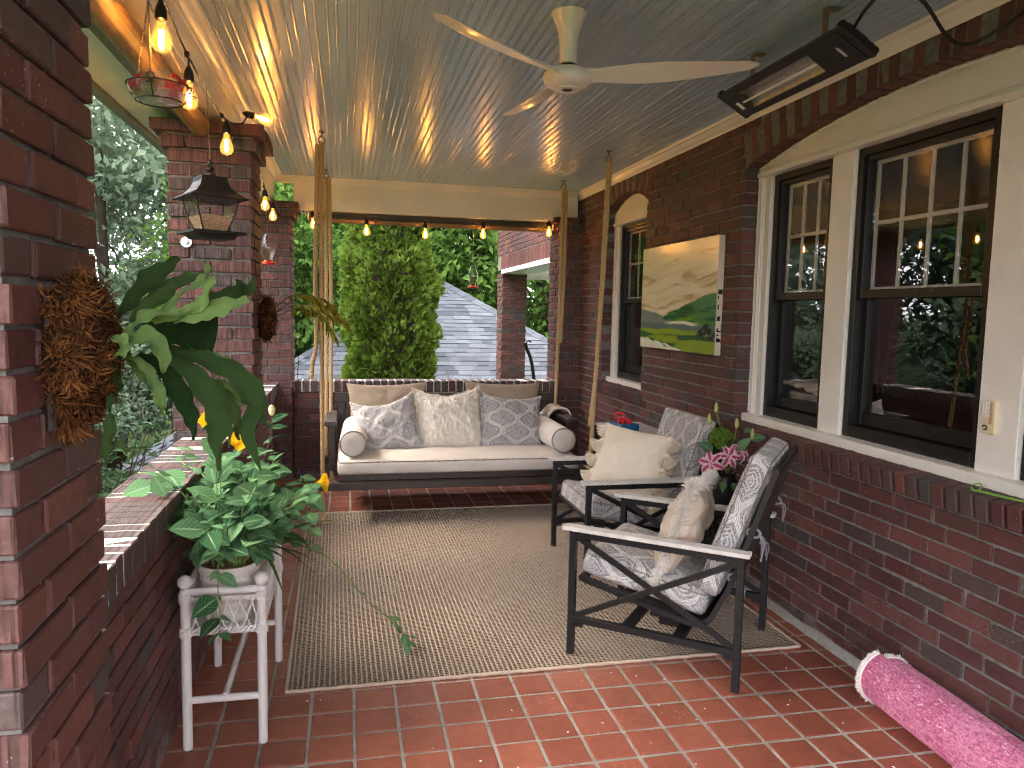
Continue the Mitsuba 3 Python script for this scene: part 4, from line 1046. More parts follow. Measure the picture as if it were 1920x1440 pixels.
base.add(np.array([(*ruv(a, b), z) for z in (0.001, .006) for a, b in ((0, 0), (1, 0), (1, 1), (0, 1))]), [[4, 5, 6, 7], [0, 1, 5, 4], [1, 2, 6, 5], [2, 3, 7, 6], [3, 0, 4, 7]])
put(rg, base, 'm_rug_dark')
cw = MB()
NA, NB_ = 108, 172
for i in range(NA + 1):
    v, f = ribbon(ruv(i / NA, 0), ruv(i / NA, 1), 40, .0078, .0016, .006, .0005); cw.add(v, f)
for j in range(NB_ + 1):
    v, f = ribbon(ruv(0, j / NB_), ruv(1, j / NB_), 30, .0046, .0010, .006, .0007); cw.add(v, f)
part(rg, 'weave', cw, 'm_jute', smooth=True, kind='stuff')
for a, b in (((0, 0), (1, 0)), ((1, 0), (1, 1)), ((1, 1), (0, 1)), ((0, 1), (0, 0))):
    p, q = ruv(*a), ruv(*b); t = np.linspace(0, 1, 90)[:, None]; c = p + (q - p) * t
    part(rg, 'binding', tube(np.column_stack([c, .007 + .0012 * np.sin(t * 700)]), .0078, 6), 'm_jute', smooth=True)

# ------------------------------------------------------------------ rolled pink rug by the wall
k = num('rolled_rug'); lab(k, 'rolled up pink rug with a white fringe lying along the foot of the wall', 'rug')
P0, P1 = np.array([2.095, 2.47, 0]), np.array([2.035, 0.95, 0]); ax = (P1 - P0) / np.linalg.norm(P1 - P0); sx_ = np.cross(ax, [0, 0, 1.0])
L = np.linalg.norm(P1 - P0); th = np.linspace(0, 2 * np.pi * 4.2, 230); rr = .034 + .078 * th / th[-1]
na = 60; V, U = [], []
for q in np.linspace(0, 1, na):
    w_ = 1 + .018 * np.sin(q * 7) + .012 * np.sin(th * 1.0 + q * 5); e = .012 * np.sin(th * .7) * (q == 0)
    o = P0 + ax * (L * q)
    V.append(o + (rr * w_ * np.cos(th))[:, None] * sx_ + ((rr * w_ * np.sin(th)) + .116)[:, None] * [0, 0, 1.0] + ax * e[:, None] if q == 0 else o + (rr * w_ * np.cos(th))[:, None] * sx_ + ((rr * w_ * np.sin(th)) + .116)[:, None] * [0, 0, 1.0])
    U.append(np.stack([0 * th + q * L, th * .06], 1))
put(k, MB().add(np.vstack(V), grid_faces(na, len(th)), np.vstack(U)), 'm_pink_sided', smooth=True)
scene['m_pink_sided'] = ts(scene['m_pink'])
fm = MB(); r_ = np.random.default_rng(4); e0 = V[0]
for j in range(9):
    c = e0 + (np.random.default_rng(j).normal(0, .003, e0.shape)); outd = -ax + (e0 - P0 - [0, 0, .116]) * 2.4
    fringe(fm, c, outd, r_, .018, 900, .005, .1)
part(k, 'fringe', fm, 'm_fringe', kind='stuff')
part(k, 'backing', tube(e0[-60:] + ax * .004, .005, 5), 'm_fringe', smooth=True)

# ------------------------------------------------------------------ armchairs
def armchair(label, cen, yaw, top, W=.70, D=.725, seat_seed=0):
    """yaw: direction it faces. Local x forward, y left, z up."""
    k = thing('armchair', label, 'armchair', 'black metal armchairs with whitewashed arms')
    M = rotz(yaw, (*cen, 0.012 if True else 0)); hx, hy = D / 2, W / 2
    def P(name, m, b='m_iron', smooth=False): return part(k, name, placed(m, M), b, smooth)
    for sy in (1, -1):
        y = sy * hy
        for sx in (1, -1):
            P('leg', MB().box((sx * hx - .015, y - .015, 0), (sx * hx + .015, y + .015, .568), ch=.002))
            for z in (.555, .495, .165): P('gusset', MB().box((sx * hx - sx * .014, y - sy * .0 - .0035, z - .035), (sx * hx - sx * .055, y + .0035, z + .012), ch=.002)) if z != .495 else None
            mb = MB()
            for z in (.545, .50, .21, .15):
                v, f = lathe([(.0, .0045), (.005, .003), (.0062, 0)], 10); mb.add(xf(mat4((1, 0, 0), (0, 0, 1), (0, 1 * sy, 0), (sx * hx, y + sy * .0152, z)), v), f)
            P('rivet', mb, smooth=True)
        P('arm_rail', MB().bar((-hx, y, .553), (hx, y, .553), .028, .030, ch=.002))
        P('arm_board', MB().box((-hx - .035, y - .030, .569), (hx + .045, y + .030, .588), ch=.003), 'm_limed')
        P('side_rail', MB().bar((-hx, y, .165), (hx, y, .165), .028, .030, ch=.002))
        P('brace', MB().bar((-hx + .012, y - .006, .178), (hx - .012, y - .006, .540), .008, .026, ch=.001))
        P('brace', MB().bar((-hx + .012, y + .006, .540), (hx - .012, y + .006, .178), .008, .026, ch=.001))
    P('cross_bar', MB().bar((hx - .25, -hy, .163), (hx - .25, hy, .163), .05, .02, ch=.002)); P('cross_bar', MB().bar((-hx + .25, -hy, .163), (-hx + .25, hy, .163), .05, .02, ch=.002))
    P('rocker_spring', MB().box((-.10, -.14, .13), (.02, -.09, .27), ch=.003).box((-.10, .09, .13), (.02, .14, .27), ch=.003).box((-.12, -.15, .165), (.06, .15, .185), ch=.003))
    bx, bz = top
    path = bez([(hx - .03, 0, .345), (hx - .35, 0, .275), (-.17, 0, .240), (-.235, 0, .262), (-.27, 0, .325), (-.33, 0, .46), ((bx - .33) / 2, 0, (bz + .46) / 2), (bx, 0, bz)], 40)
    for sy in (1, -1):
        m = MB(); pp = path + [0, sy * (hy - .035), 0]
        for a, b in zip(pp[:-1], pp[1:]):
            dd = (b - a) * .06; m.bar(a - dd, b + dd, .030, .022, up=(0, 0, 1) if abs((b - a)[2]) < abs((b - a)[0]) else (1, 0, 0))
        P('seat_frame', m)
    P('top_bar', MB().bar((bx, -hy + .035, bz - .012), (bx, hy - .035, bz - .012), .022, .03, ch=.002)); P('front_bar', MB().bar((hx - .03, -hy + .035, .343), (hx - .03, hy - .035, .343), .03, .022, ch=.002))
    sl_ = MB(); inner = path[3:-2]
    V = np.vstack([inner + [0, -hy + .05, 0], inner + [0, hy - .05, 0]]); n_ = len(inner)
    q = np.arange(n_ - 1); sl_.add(V, np.stack([q, q + 1, q + n_ + 1, q + n_], 1)); sl_.add(V + [0, 0, -.004], np.stack([q + n_, q + n_ + 1, q + 1, q], 1))
    P('sling', sl_, 'm_sling')
    return k, M, path
scene['m_sling'] = ts(pr((.035, .022, .018), .7))
CH1 = armchair('black metal armchair with whitewashed arms nearest the camera', (1.489, 3.163), math.atan2(.633, -.774), (-.475, .93))
CH2 = armchair('black metal armchair with whitewashed arms farther back beside the swing', (1.696, 4.31), math.pi, (-.465, .885))

def chair_cushion(ch, seed, label1, label2):
    k, M, path = ch; W = .575
    c = num('chair_cushion'); lab(c, label1, 'cushion', None)
    d = np.array([(.36 - .03) - (-.22), .0, .345 - .245]); d /= np.linalg.norm(d); d = d * np.array([1, 1, 1])
    Mx = mat4(d, (0, 1, 0), np.cross(d, (0, 1, 0)), (.075, 0, .303)); Mx = M @ Mx
    m, s1, s2 = slab(.575, W, .115, .03, seed, .022, .007, (34, 34)); put(c, placed(m, Mx), 'm_paisley', smooth=True)
    for s in (s1, s2): part(c, 'piping', tube(xf(Mx, s), .0032, 5), 'm_piping', smooth=True)
    e = num('chair_cushion'); lab(e, label2, 'cushion', None)
    a, b = np.array([-.285, 0, .355]), path[-1]; u = (b - a) / np.linalg.norm(b - a); L = np.linalg.norm(b - a) + .035
    nrm_ = np.cross((0, 1, 0), u); nrm_ = nrm_ if nrm_[0] > 0 else -nrm_
    Mb = M @ mat4(u, np.cross(nrm_, u), nrm_, a + u * (L / 2 - .02) + nrm_ * .018)
    m, s1, s2 = slab(L, W, .10, .03, seed + 1, .016, .007, (40, 34)); put(e, placed(m, Mb), 'm_paisley', smooth=True)
    for s in (s1, s2): part(e, 'piping', tube(xf(Mb, s), .0032, 5), 'm_piping', smooth=True)
    for y in (-.31, .31):
        for z, col in ((.46, 0), (.66, 1)) if seed == 20 else ((.6, 0),):
            t = (z - a[2]) / (b[2] - a[2]); o = a + (b - a) * t + [-.012, 0, 0]
            tb = MB(); r_ = np.random.default_rng(int(z * 100))
            tb.tube(xf(M, o + np.stack([.026 * np.cos(g_ := np.linspace(0, 6.28, 14)), 0 * g_ + y, .018 * np.sin(g_)], 1)), .006, 6)
            for q in range(2): tb.tube(xf(M, bez([o + [-.02, y, 0], o + [-.035 - .01 * q, y * (1.03 + .03 * q), -.03], o + [-.035, y * (1.02 + .05 * q), -.08 - .025 * q]], 8)), .0042, 5)
            part(e, 'tie', tb, 'm_paisley', smooth=True)
chair_cushion(CH1, 20, 'paisley seat cushion on the armchair nearest the camera', 'paisley back cushion tied to the armchair nearest the camera')
chair_cushion(CH2, 30, 'paisley seat cushion on the armchair beside the swing', 'paisley back cushion on the armchair beside the swing')

# satin pillow with a shaggy edge on the near chair
M1 = CH1[1]; u = np.array([-.30, 0, .95]); u /= np.linalg.norm(u); X = np.array([0, 1.0, 0]); X2 = X * math.cos(.10) + u * math.sin(.10); Y2 = -X * math.sin(.10) + u * math.cos(.10)
Mp = M1 @ mat4(X2, Y2, np.cross(X2, Y2), (-.05, .03, .565))
k = soft('satin_pillow', 'shiny beige pillow with a shaggy white edge on the near armchair', 'pillow', pillow(.44, .44, .17, 50, 50, seed=6, wr=.026, pinch=.07), Mp, 'm_satin')
r_ = np.random.default_rng(6); el = edge_loop(.44, .44, .07); fm = MB(); o_ = el / np.linalg.norm(el, axis=1, keepdims=True)
for q in range(3): fringe(fm, xf(Mp, el + r_.normal(0, .005, el.shape)), (Mp[:3, :3] @ o_.T).T, r_, .046, 2600, .006, .1)
fm.tube(xf(Mp, el), .012, 6)
part(k, 'shaggy_trim', fm, 'm_fringe', kind='stuff')
# tassel pillow on the far chair
Mt = lean((1.675, 4.235, .635), -.80, .42, -.10)
k = soft('tassel_pillow', 'ivory woven pillow with thick tassels on the armchair beside the swing', 'pillow', pillow(.44, .44, .17, 44, 44, seed=7, wr=.014, pinch=.05), Mt, 'm_ivory')
r_ = np.random.default_rng(9)
for s in (-1, 1):
    for q in range(5):
        o = np.array([s * .215, -.20 + .10 * q, 0]); dirv = np.array([s * .55, -.75, .3 * r_.normal()])
        m = MB(); Mo = Mt
        for t in range(110):
            p1 = dirv + r_.normal(0, .33, 3); p1 /= np.linalg.norm(p1)
            m.tube(xf(Mo, np.array([o, o + p1 * .042 + r_.normal(0, .004, 3), o + p1 * .080])), .0024, 4, cap=False)
        v, f = lathe([(0, -.022), (.020, -.012), (.025, 0), (.019, .016), (0, .022)], 10, o); m.add(xf(Mo, v), f)
        part(k, 'tassel', m, 'm_ivory', smooth=True)
# ------------------------------------------------------------------ ceiling fan
fn = thing('ceiling_fan', 'white three bladed ceiling fan with a flared mount', 'ceiling fan')
FC = np.array([.838, 2.90, 0])
put(num(fn + '__mount'), lathe([(0, 2.689), (.068, 2.689), (.066, 2.68), (.050, 2.645), (.040, 2.61), (.0345, 2.575), (.033, 2.535), (.033, 2.498), (0, 2.497)], 40, FC), 'm_fan', smooth=40)
part(fn, 'collar', lathe([(0, 2.4965), (.027, 2.4965), (.027, 2.485), (0, 2.485)], 30, FC), 'm_black', smooth=40)
hz = 2.445
hub = lathe([(0.0, hz + .041), (.034, hz + .041), (.062, hz + .034), (.088, hz + .022), (.096, hz + .004), (.092, hz - .014), (.078, hz - .028), (.055, hz - .036), (.0, hz - .037)], 48, FC)
part(fn, 'hub', hub, 'm_fan', smooth=50)
m = MB(); v, f = lathe([(.046, hz - .0371), (.050, hz - .043), (.046, hz - .046), (.024, hz - .045), (.022, hz - .041)], 40, FC); m.add(v, f); part(fn, 'trim_ring', m, 'm_fan', smooth=40)
part(fn, 'sensor_eye', lathe([(0, hz - .0475), (.012, hz - .047), (.021, hz - .0435), (.022, hz - .040)], 30, FC), 'm_black', smooth=40)
for a in (96, 216, 336):
    a = math.radians(a); r_ = np.linspace(.05, .715, 40); n_ = 15
    V = []
    for s in (1, -1):
        for i, rr in enumerate(r_):
            t = (rr - .05) / .665
            ch = float(np.interp(t, [0, .10, .2, .35, .5, .7, .9, 1], [.080, .074, .092, .118, .122, .104, .076, .066]))
            ch *= min(1, ((1 - t) / .06 + 1e-3) ** .5) if t > .94 else 1
            pit = -math.radians(24 * (1 - t) ** .6 + 7)
            c = np.linspace(-.5, .5, n_)
            th = (.0075 * (1 - t) + .0025) * np.sqrt(np.clip(1 - (2 * c) ** 2, 0, 1))
            y = c * ch - .012 * t + .03 * t * t; z = np.sin(pit) * c * ch * .8 + .010 * (1 - 4 * c * c) * (1 - t * .5) + s * th + .010 * (1 - t) + .03 * t * t
            V.append(np.stack([0 * c + rr, y, z], 1))
    V = np.array(V); top, bot = V[:40].reshape(-1, 3), V[40:].reshape(-1, 3); fc = grid_faces(40, n_)
    Mb = rotz(a, (FC[0], FC[1], hz - .004))
    part(fn, 'blade', (xf(Mb, np.vstack([top, bot])), np.vstack([fc, fc[:, ::-1] + 40 * n_])), 'm_fan', smooth=True)

# ------------------------------------------------------------------ infrared heater under the ceiling
ht = thing('patio_heater', 'black infrared heater hung under the ceiling by the house wall', 'heater')
h0, h1 = np.array([1.735, 3.225, 2.505]), np.array([1.735, 2.40, 2.505])
tl_ = math.radians(30); Zt = np.array([math.sin(tl_), 0, math.cos(tl_)]); Xt = np.array([math.cos(tl_), 0, -math.sin(tl_)])
Mh = mat4(Xt, (0, 1, 0), Zt, (1.735, 2.815, 2.512)); hl = .41
def H(name, m, b='m_black', smooth=False): return part(ht, name, placed(m, Mh), b, smooth)
put(num(ht + '__housing'), placed(MB().add(*slab_y(Polygon([(-.085, -.020), (-.080, -.004), (-.045, .016), (.045, .016), (.080, -.004), (.085, -.020), (.07, -.022), (.052, -.022), (.035, .004), (-.035, .004), (-.052, -.022), (-.07, -.022)]), -hl, hl)), Mh), 'm_iron', smooth=False)
H('end_cap', MB().box((-.090, hl - .002, -.026), (.090, hl + .030, .006), ch=.006)); H('end_cap', MB().box((-.088, -hl - .03, -.026), (.088, -hl + .002, .010), ch=.006))
H('junction_box', MB().box((-.05, -hl + .01, .017), (.05, -hl + .14, .042), ch=.005))
H('face_frame', MB().box((-.074, -hl, -.028), (-.050, hl, -.0225), ch=.001).box((.050, -hl, -.028), (.074, hl, -.0225), ch=.001).box((-.05, hl - .09, -.028), (.05, hl, -.0225), ch=.001).box((-.05, -hl, -.028), (.05, -hl + .20, -.0225), ch=.001))
rv = [(x, .0 + .0) for x in ()]
n_ = 13; V = np.array([[x, y, .003 - .026 * (x / .051) ** 2] for y in (-hl + .2, hl - .09) for x in np.linspace(-.0505, .0505, n_)]); 
H('reflector', MB().add(V, grid_faces(2, n_)), 'm_reflector')
g = MB()
for i in range(34): y = -hl + .205 + i * (2 * hl - .30) / 33; g.box((-.05, y - .0007, -.0262), (.05, y + .0007, -.025))
for x in np.linspace(-.045, .045, 9): g.box((x - .0007, -hl + .2, -.0272), (x + .0007, hl - .09, -.0263))
H('grille', g, 'm_bracket', False)
H('heat_tube', MB().tube([(0, -hl + .2, -.031), (0, hl - .09, -.031)], .0045, 8), 'm_paper', True)
H('rating_label', MB().box((-.01, hl - .055, -.0288), (.035, hl - .03, -.0282)), 'm_paper'); H('badge', MB().box((-.02, -hl + .055, -.0288), (.03, -hl + .067, -.0282)), 'm_reflector')
for y in (2.60, 3.115): part(ht, 'bracket', MB().box((1.742, y - .018, 2.545), (1.746, y + .018, 2.688), ch=.001).box((1.742, y - .018, 2.684), (1.80, y + .018, 2.688), ch=.001), 'm_bracket')
cab = bez([(1.735, 2.42, 2.552), (1.74, 2.36, 2.60), (1.78, 2.30, 2.645), (1.87, 2.26, 2.60), (2.00, 2.28, 2.50), (2.10, 2.285, 2.49), (2.185, 2.22, 2.545), (2.195, 2.10, 2.585), (2.19, 1.85, 2.615), (2.19, 1.2, 2.616)], 70)
part(ht, 'power_cable', tube(cab, .0062, 8), 'm_black', smooth=True)
for y in (2.10, 1.8): part(ht, 'cable_clip', MB().box((2.178, y - .006, 2.59), (2.204, y + .006, 2.622), ch=.002), 'm_black')

# ------------------------------------------------------------------ string lights
sl = thing('string_lights', 'string of glowing amber filament bulbs along the left and back beams', 'string lights')
B = [(-.548, 1.55, 2.33), (-.545, 2.53, 2.345), (-.55, 2.96, 2.285), (-.535, 3.72, 2.275), (-.425, 4.22, 2.515), (-.55, 5.53, 2.25), (-.56, 6.20, 2.255), (-.288, 6.95, 2.285), (.175, 6.95, 2.242), (.70, 6.95, 2.236), (1.235, 6.95, 2.258), (1.86, 6.93, 2.300)]
A = [(-.555, 1.55, 2.475), (-.552, 2.53, 2.475), (-.555, 2.96, 2.432), (-.555, 3.72, 2.405), (-.455, 4.08, 2.50), (-.555, 5.53, 2.37), (-.562, 6.20, 2.355), (-.288, 6.955, 2.372), (.175, 6.955, 2.352), (.70, 6.955, 2.345), (1.235, 6.955, 2.355), (1.86, 6.94, 2.392)]
path = [(-.56, -.5, 2.50), (-.555, .5, 2.50)] + A[:4] + [(-.51, 3.99, 2.43), (-.48, 4.06, 2.49), (-.452, 4.12, 2.512), (-.445, 4.45, 2.512), (-.50, 4.60, 2.43)] + A[5:7] + [(-.45, 6.80, 2.39)] + A[7:12] + [(1.93, 6.94, 2.415), (2.0, 6.97, 2.43)]
put(num(sl + '__cable'), tube(bez(path, 260), .0035, 7), 'm_black', smooth=True)
gl = lathe([(.010, .0), (.0125, -.006), (.013, -.016), (.019, -.030), (.0265, -.048), (.0295, -.064), (.0275, -.079), (.019, -.090), (.008, -.0945), (.0, -.095)], 24)
soc = lathe([(.0, .058), (.006, .056), (.009, .048), (.013, .040), (.0165, .030), (.0175, .008), (.0165, .001), (.012, -.002), (0, -.002)], 18)
gl_d = mikit.ply(gl, 'm_bulb', smooth=True); soc_d = mikit.ply(soc, 'm_black', smooth=40)
FILA = .0024
fm = MB()
for i in range(4):
    a = i * math.pi / 2; fm.tube([(.006 * math.cos(a), .006 * math.sin(a), -.030), (.0075 * math.cos(a), .0075 * math.sin(a), -.052), (.005 * math.cos(a), .005 * math.sin(a), -.074)], FILA, 5)
fm_v, fm_f, _ = fm.arrays()
for i, (b, a) in enumerate(zip(B, A)):
    b, a = np.array(b), np.array(a); side = i == 4
    top = b + [0, 0, .0475]
    if side:
        d = np.array([.93, .33, -.15]); d /= np.linalg.norm(d); X = np.cross(d, [0, 0, 1.]); X /= np.linalg.norm(X); M = mat4(X, np.cross(-d, X), -d, b - d * .0475)
    else: M = rotz(i * .7, top)
    s = copy(sl, 'socket', soc_d, M); used[s] = 0
    end = M[:3, 3] + M[:3, 2] * .056
    part(s, 'lead', tube(bez([a, (a + end) / 2 + [.003, 0, 0], end], 6), .0032, 6), 'm_black', smooth=True)
    if not side: part(s, 'clip', MB().box(a + [-.008, -.010, -.014], a + [.008, .010, .006], ch=.003), 'm_black')
    copy(s, 'bulb', {**gl_d, 'emitter': {'type': 'area', 'radiance': rgb(.062, .030, .008)}}, M)
    scene[num(s + '__filament')] = {**mikit.ply((fm_v, fm_f), 'm_black'), 'to_world': T(M.tolist()), 'emitter': {'type': 'area', 'radiance': rgb(LAMP, LAMP * .52, LAMP * .155)}}

# ------------------------------------------------------------------ bird feeders
fd = thing('seed_feeder', 'black roofed lantern bird feeder with clear sides half full of seed', 'bird feeder')
c = np.array([-.575, 3.52, 0]); sq = math.pi / 4
def four(prof, rot=.5):   # a square lathe
    v, f = lathe([(r * 1.414, z) for r, z in prof], 4); v = v @ rotz(sq + rot)[:3, :3].T; return v + c, f
put(num(fd + '__roof'), four([(.0, 2.095), (.052, 2.092), (.056, 2.070), (.066, 2.045), (.088, 2.020), (.125, 1.998), (.120, 1.994), (.075, 2.000), (0, 2.0)]), 'm_iron')
part(fd, 'finial', lathe([(0, 2.168), (.006, 2.160), (.009, 2.150), (.006, 2.140), (.016, 2.134), (.017, 2.122), (.012, 2.116), (.022, 2.108), (.024, 2.094), (0, 2.094)], 16, c), 'm_iron', smooth=40)
gv_, gf_ = four([(.088, 1.992), (.082, 1.955), (.068, 1.91), (.052, 1.862)]); part(fd, 'clear_panel', (gv_, gf_), 'm_glass_solid')
part(fd, 'seed', four([(.0, 1.936), (.035, 1.930), (.071, 1.922), (.064, 1.900), (.050, 1.865), (0, 1.864)]), 'm_seed')
part(fd, 'tray', four([(0, 1.863), (.052, 1.862), (.070, 1.858), (.112, 1.858), (.114, 1.847), (.085, 1.842), (.072, 1.826), (.03, 1.824), (0, 1.824)]), 'm_iron')
m = MB()
for i in range(4):
    a = i * math.pi / 2 + sq + .5; q = np.array([(.088 * 1.40, 1.993), (.082 * 1.40, 1.955), (.068 * 1.40, 1.91), (.052 * 1.40, 1.862)])
    m.tube(np.stack([c[0] + q[:, 0] * math.cos(a), c[1] + q[:, 0] * math.sin(a), q[:, 1]], 1), .0028, 5)
part(fd, 'corner_wire', m, 'm_iron', smooth=True); part(fd, 'hanging_cord', tube([(*c[:2], 2.165), (-.59, 3.55, 2.476)], .0016, 5), 'm_bracket')
dfd = thing('dish_feeder', 'round glass dish hummingbird feeder with red flowers on chains', 'hummingbird feeder')
c = np.array([-.555, 2.53, 2.150])
put(num(dfd + '__glass_dish'), lathe([(0, .0), (.050, .0), (.066, .006), (.082, .032), (.089, .048), (.080, .052), (.062, .054), (.052, .068), (.040, .088), (.020, .096), (0, .097)], 40, c), 'm_glass_solid', smooth=30)
part(dfd, 'nectar', lathe([(0, .006), (.048, .006), (.064, .012), (.074, .028), (0, .028)], 30, c), 'm_water', smooth=30)
scene['m_water'] = {'type': 'thindielectric', 'int_ior': 1.33, 'specular_transmittance': rgb(.90, .84, .78)}
g = np.linspace(0, 6.2832, 40); m = MB().tube(np.stack([c[0] + .091 * np.cos(g), c[1] + .091 * np.sin(g), 0 * g + c[2] + .047], 1), .002, 6).tube(np.stack([c[0] + .066 * np.cos(g), c[1] + .066 * np.sin(g), 0 * g + c[2] + .002], 1), .002, 6)
m2 = MB()
for i in range(3):
    a = i * 2.094 + .5; e = np.array([math.cos(a), math.sin(a), 0]); p = c + e * .092 + [0, 0, .047]
    m.tube([c + e * .066 + [0, 0, .002], c + e * .084 + [0, 0, .022], p], .002, 5)
    m.tube(p + np.stack([.010 * np.cos(g), 0 * g, .010 * np.sin(g) + .006], 1), .0016, 5); m.tube(p + e * .008 + np.stack([.010 * np.cos(g), .010 * np.sin(g), -.012 + 0 * g], 1), .0016, 5)
    q = np.array([-.60, 2.62, 2.476]); L = np.linalg.norm(q - p); n_ = int(L / .009)
    for j in range(n_):
        o = p + (q - p) * (j + .5) / n_; gg = np.linspace(0, 6.283, 9); d = (q - p) / L; s = np.cross(d, [1, 0, 0] if j % 2 else [0, 1, 0]); s /= np.linalg.norm(s)
        m2.tube(o + .0062 * np.cos(gg)[:, None] * d + .003 * np.sin(gg)[:, None] * s, .0011, 4, cap=False)
part(dfd, 'wire_hoop', m, 'm_iron', smooth=True); part(dfd, 'chain', m2, 'm_bracket', smooth=True)
def blossom(cc, up, R, mat, parent, name, n=6, seed=0, cup=.45):
    r_ = np.random.default_rng(seed); up = np.array(up, float); up /= np.linalg.norm(up); X = np.cross(up, [.3, .9, .2]); X /= np.linalg.norm(X); Y = np.cross(up, X); m = MB()
    for i in range(n):
        a = 6.283 * i / n + r_.uniform(-.1, .1); d = X * math.cos(a) + Y * math.sin(a); s = np.cross(up, d)
        t = np.linspace(0, 1, 8)[:, None]; w = np.linspace(-1, 1, 5)
        cur = cc + d * R * (t * (1 + 0 * t)) + up * R * (cup * t - (cup + .25) * t ** 3)
        wid = R * (.36 if mat != 'm_petal' else .27) * np.sin(np.pi * np.clip(t * .93 + .06, 0, 1)) ** .8
        V = cur[:, None] + wid[:, None] * w[None, :, None] * s + (up * R * .10)[None, None] * (w ** 2)[None, :, None] + r_.normal(0, R * .018, (8, 5, 3))
        m.add(V.reshape(-1, 3), grid_faces(8, 5), np.stack([np.tile((w + 1) / 2, 8), np.repeat(t[:, 0], 5)], 1))
    return part(parent, name, m, mat, smooth=True)
for a, s in ((2.9, 1), (-.35, 2), (1.2, 3)): blossom(c + [.068 * math.cos(a), .068 * math.sin(a), .060], (math.cos(a) * .7, math.sin(a) * .7, .7), .036, 'm_red', dfd, 'red_flower', 6, s)
def bottle_feeder(name_label, x, y, zb, sc_, cord_top):
    k = thing('bottle_feeder', name_label, 'hummingbird feeder'); c = np.array([x, y, zb])
    put(num(k + '__bottle'), lathe([(r * sc_, z * sc_) for r, z in ((.024, .022), (.030, .04), (.044, .085), (.051, .12), (.047, .155), (.034, .195), (.026, .215), (.024, .225), (0, .226))], 30, c), 'm_glass_solid', smooth=40)
    part(k, 'nectar', lathe([(0, .024 * sc_), (.024 * sc_, .026 * sc_), (.040 * sc_, .085 * sc_), (.046 * sc_, .12 * sc_), (0, .121 * sc_)], 24, c), 'm_water', smooth=40)
    part(k, 'red_base', lathe([(r * sc_, z * sc_) for r, z in ((0, 0), (.045, 0), (.056, .006), (.054, .014), (.036, .020), (.028, .034), (.0, .034))], 30, c), 'm_red', smooth=40)
    for i in range(5):
        a = i * 1.2566 + .4; blossom(c + np.array([.046 * math.cos(a), .046 * math.sin(a), .018]) * sc_, (math.cos(a), math.sin(a), .9), .014 * sc_, 'm_yellow', k, 'yellow_port', 5, i)
    part(k, 'hanging_cord', tube([(x, y, zb + .226 * sc_), cord_top], .0016, 5), 'm_bracket')
bottle_feeder('clear bottle hummingbird feeder with a red base hanging before the far left pillar', -.522, 5.42, 1.826, .92, (-.545, 5.46, 2.38))
bottle_feeder('small bottle hummingbird feeder with a red base hanging in the back opening', 1.175, 7.12, 1.758, .94, (1.175, 7.12, 2.32))
k = num('pillar_knob'); lab(k, 'round grey metal knob screwed to the pillar below the lantern feeder', 'knob')
M = mat4((1, 0, 0), (0, 0, 1), (0, -1, 0), (-.785, 4.086, 1.855)); v, f = lathe([(0, .030), (.010, .030), (.012, .024), (.006, .020), (.006, .012), (.026, .012), (.028, .006), (.026, 0)], 24); put(k, (xf(M, v), f), 'm_reflector', smooth=35)

# ------------------------------------------------------------------ painting, thermometer, things on the sill
k = num('painting'); lab(k, 'abstract landscape canvas with cream sky and green hills on the brick wall', 'painting')
v0 = MB().box((2.181, 4.185, 1.302), (2.222, 5.365, 2.026), ch=.003); put(k, v0, 'm_canvas')
nz_, ny_ = 30, 44; Zs, Ys = np.meshgrid(np.linspace(1.303, 2.025, nz_), np.linspace(5.364, 4.186, ny_), indexing='ij')
V = np.stack([2.1795 - .0004 * meshkit.noise(np.stack([Ys * 30, Zs * 60, 0 * Zs], -1)), Ys, Zs], -1).reshape(-1, 3)
part(k, 'painted_front', MB().add(V, grid_faces(nz_, ny_), np.stack([(5.364 - Ys.ravel()) / 1.178, (Zs.ravel() - 1.303) / .722], 1)), 'm_painting')
r_ = np.random.default_rng(12)
sm = MB()
for i in range(9): z = 1.36 + .33 * r_.uniform(); sm.box((2.188, 4.1835, z), (2.188 + r_.uniform(.006, .03), 4.1848, z + r_.uniform(.004, .03)))
part(k, 'paint_drips', sm, 'm_black')
k = thing('thermometer', 'cream and white thermometer plate fixed to the right window post', 'thermometer')
put(num(k + '__plate'), MB().box((2.304, 2.266, 1.128), (2.319, 2.322, 1.252), ch=.003), 'm_cream_plastic')
part(k, 'scale_card', MB().box((2.3015, 2.288, 1.190), (2.3039, 2.320, 1.248)), 'm_paper')
part(k, 'tube', MB().box((2.299, 2.277, 1.165), (2.3036, 2.287, 1.246), ch=.001), 'm_bamboo_tan')
scene['m_bamboo_tan'] = pr((.38, .26, .12), .4)
tk = MB()
for i in range(6):
    for y in (2.294, 2.308): tk.box((2.3009, y, 1.196 + i * .009), (2.3014, y + .005, 1.1985 + i * .009))
part(k, 'graduations', tk, 'm_black')
g = np.linspace(0, 6.283, 20); part(k, 'hook', tube(np.stack([0 * g + 2.300, 2.305 + .010 * np.cos(g * .8), 1.150 + .008 * np.sin(g * .8)], 1), .002, 6), 'm_black', smooth=True)
k = num('garden_tie'); lab(k, 'loop of green plant tie lying on the brick sill under the right window', 'plant tie')
g = np.linspace(.3, 6.0, 24)
put(k, MB().tube(bez([(2.195, 2.235, .936), (2.20, 2.19, .938), (2.205, 2.11, .940), (2.205, 2.02, .945)], 14), .0045, 6).tube(np.stack([2.198 + .012 * np.sin(g), 2.215 + .018 * np.cos(g), .950 + .012 * np.sin(g)], 1), .0025, 6), 'm_tie', smooth=True)
scene['m_tie'] = pr((.16, .34, .05), .5)
k = num('bedding'); lab(k, 'pale crumpled cloth just inside the narrow left window', 'cloth')
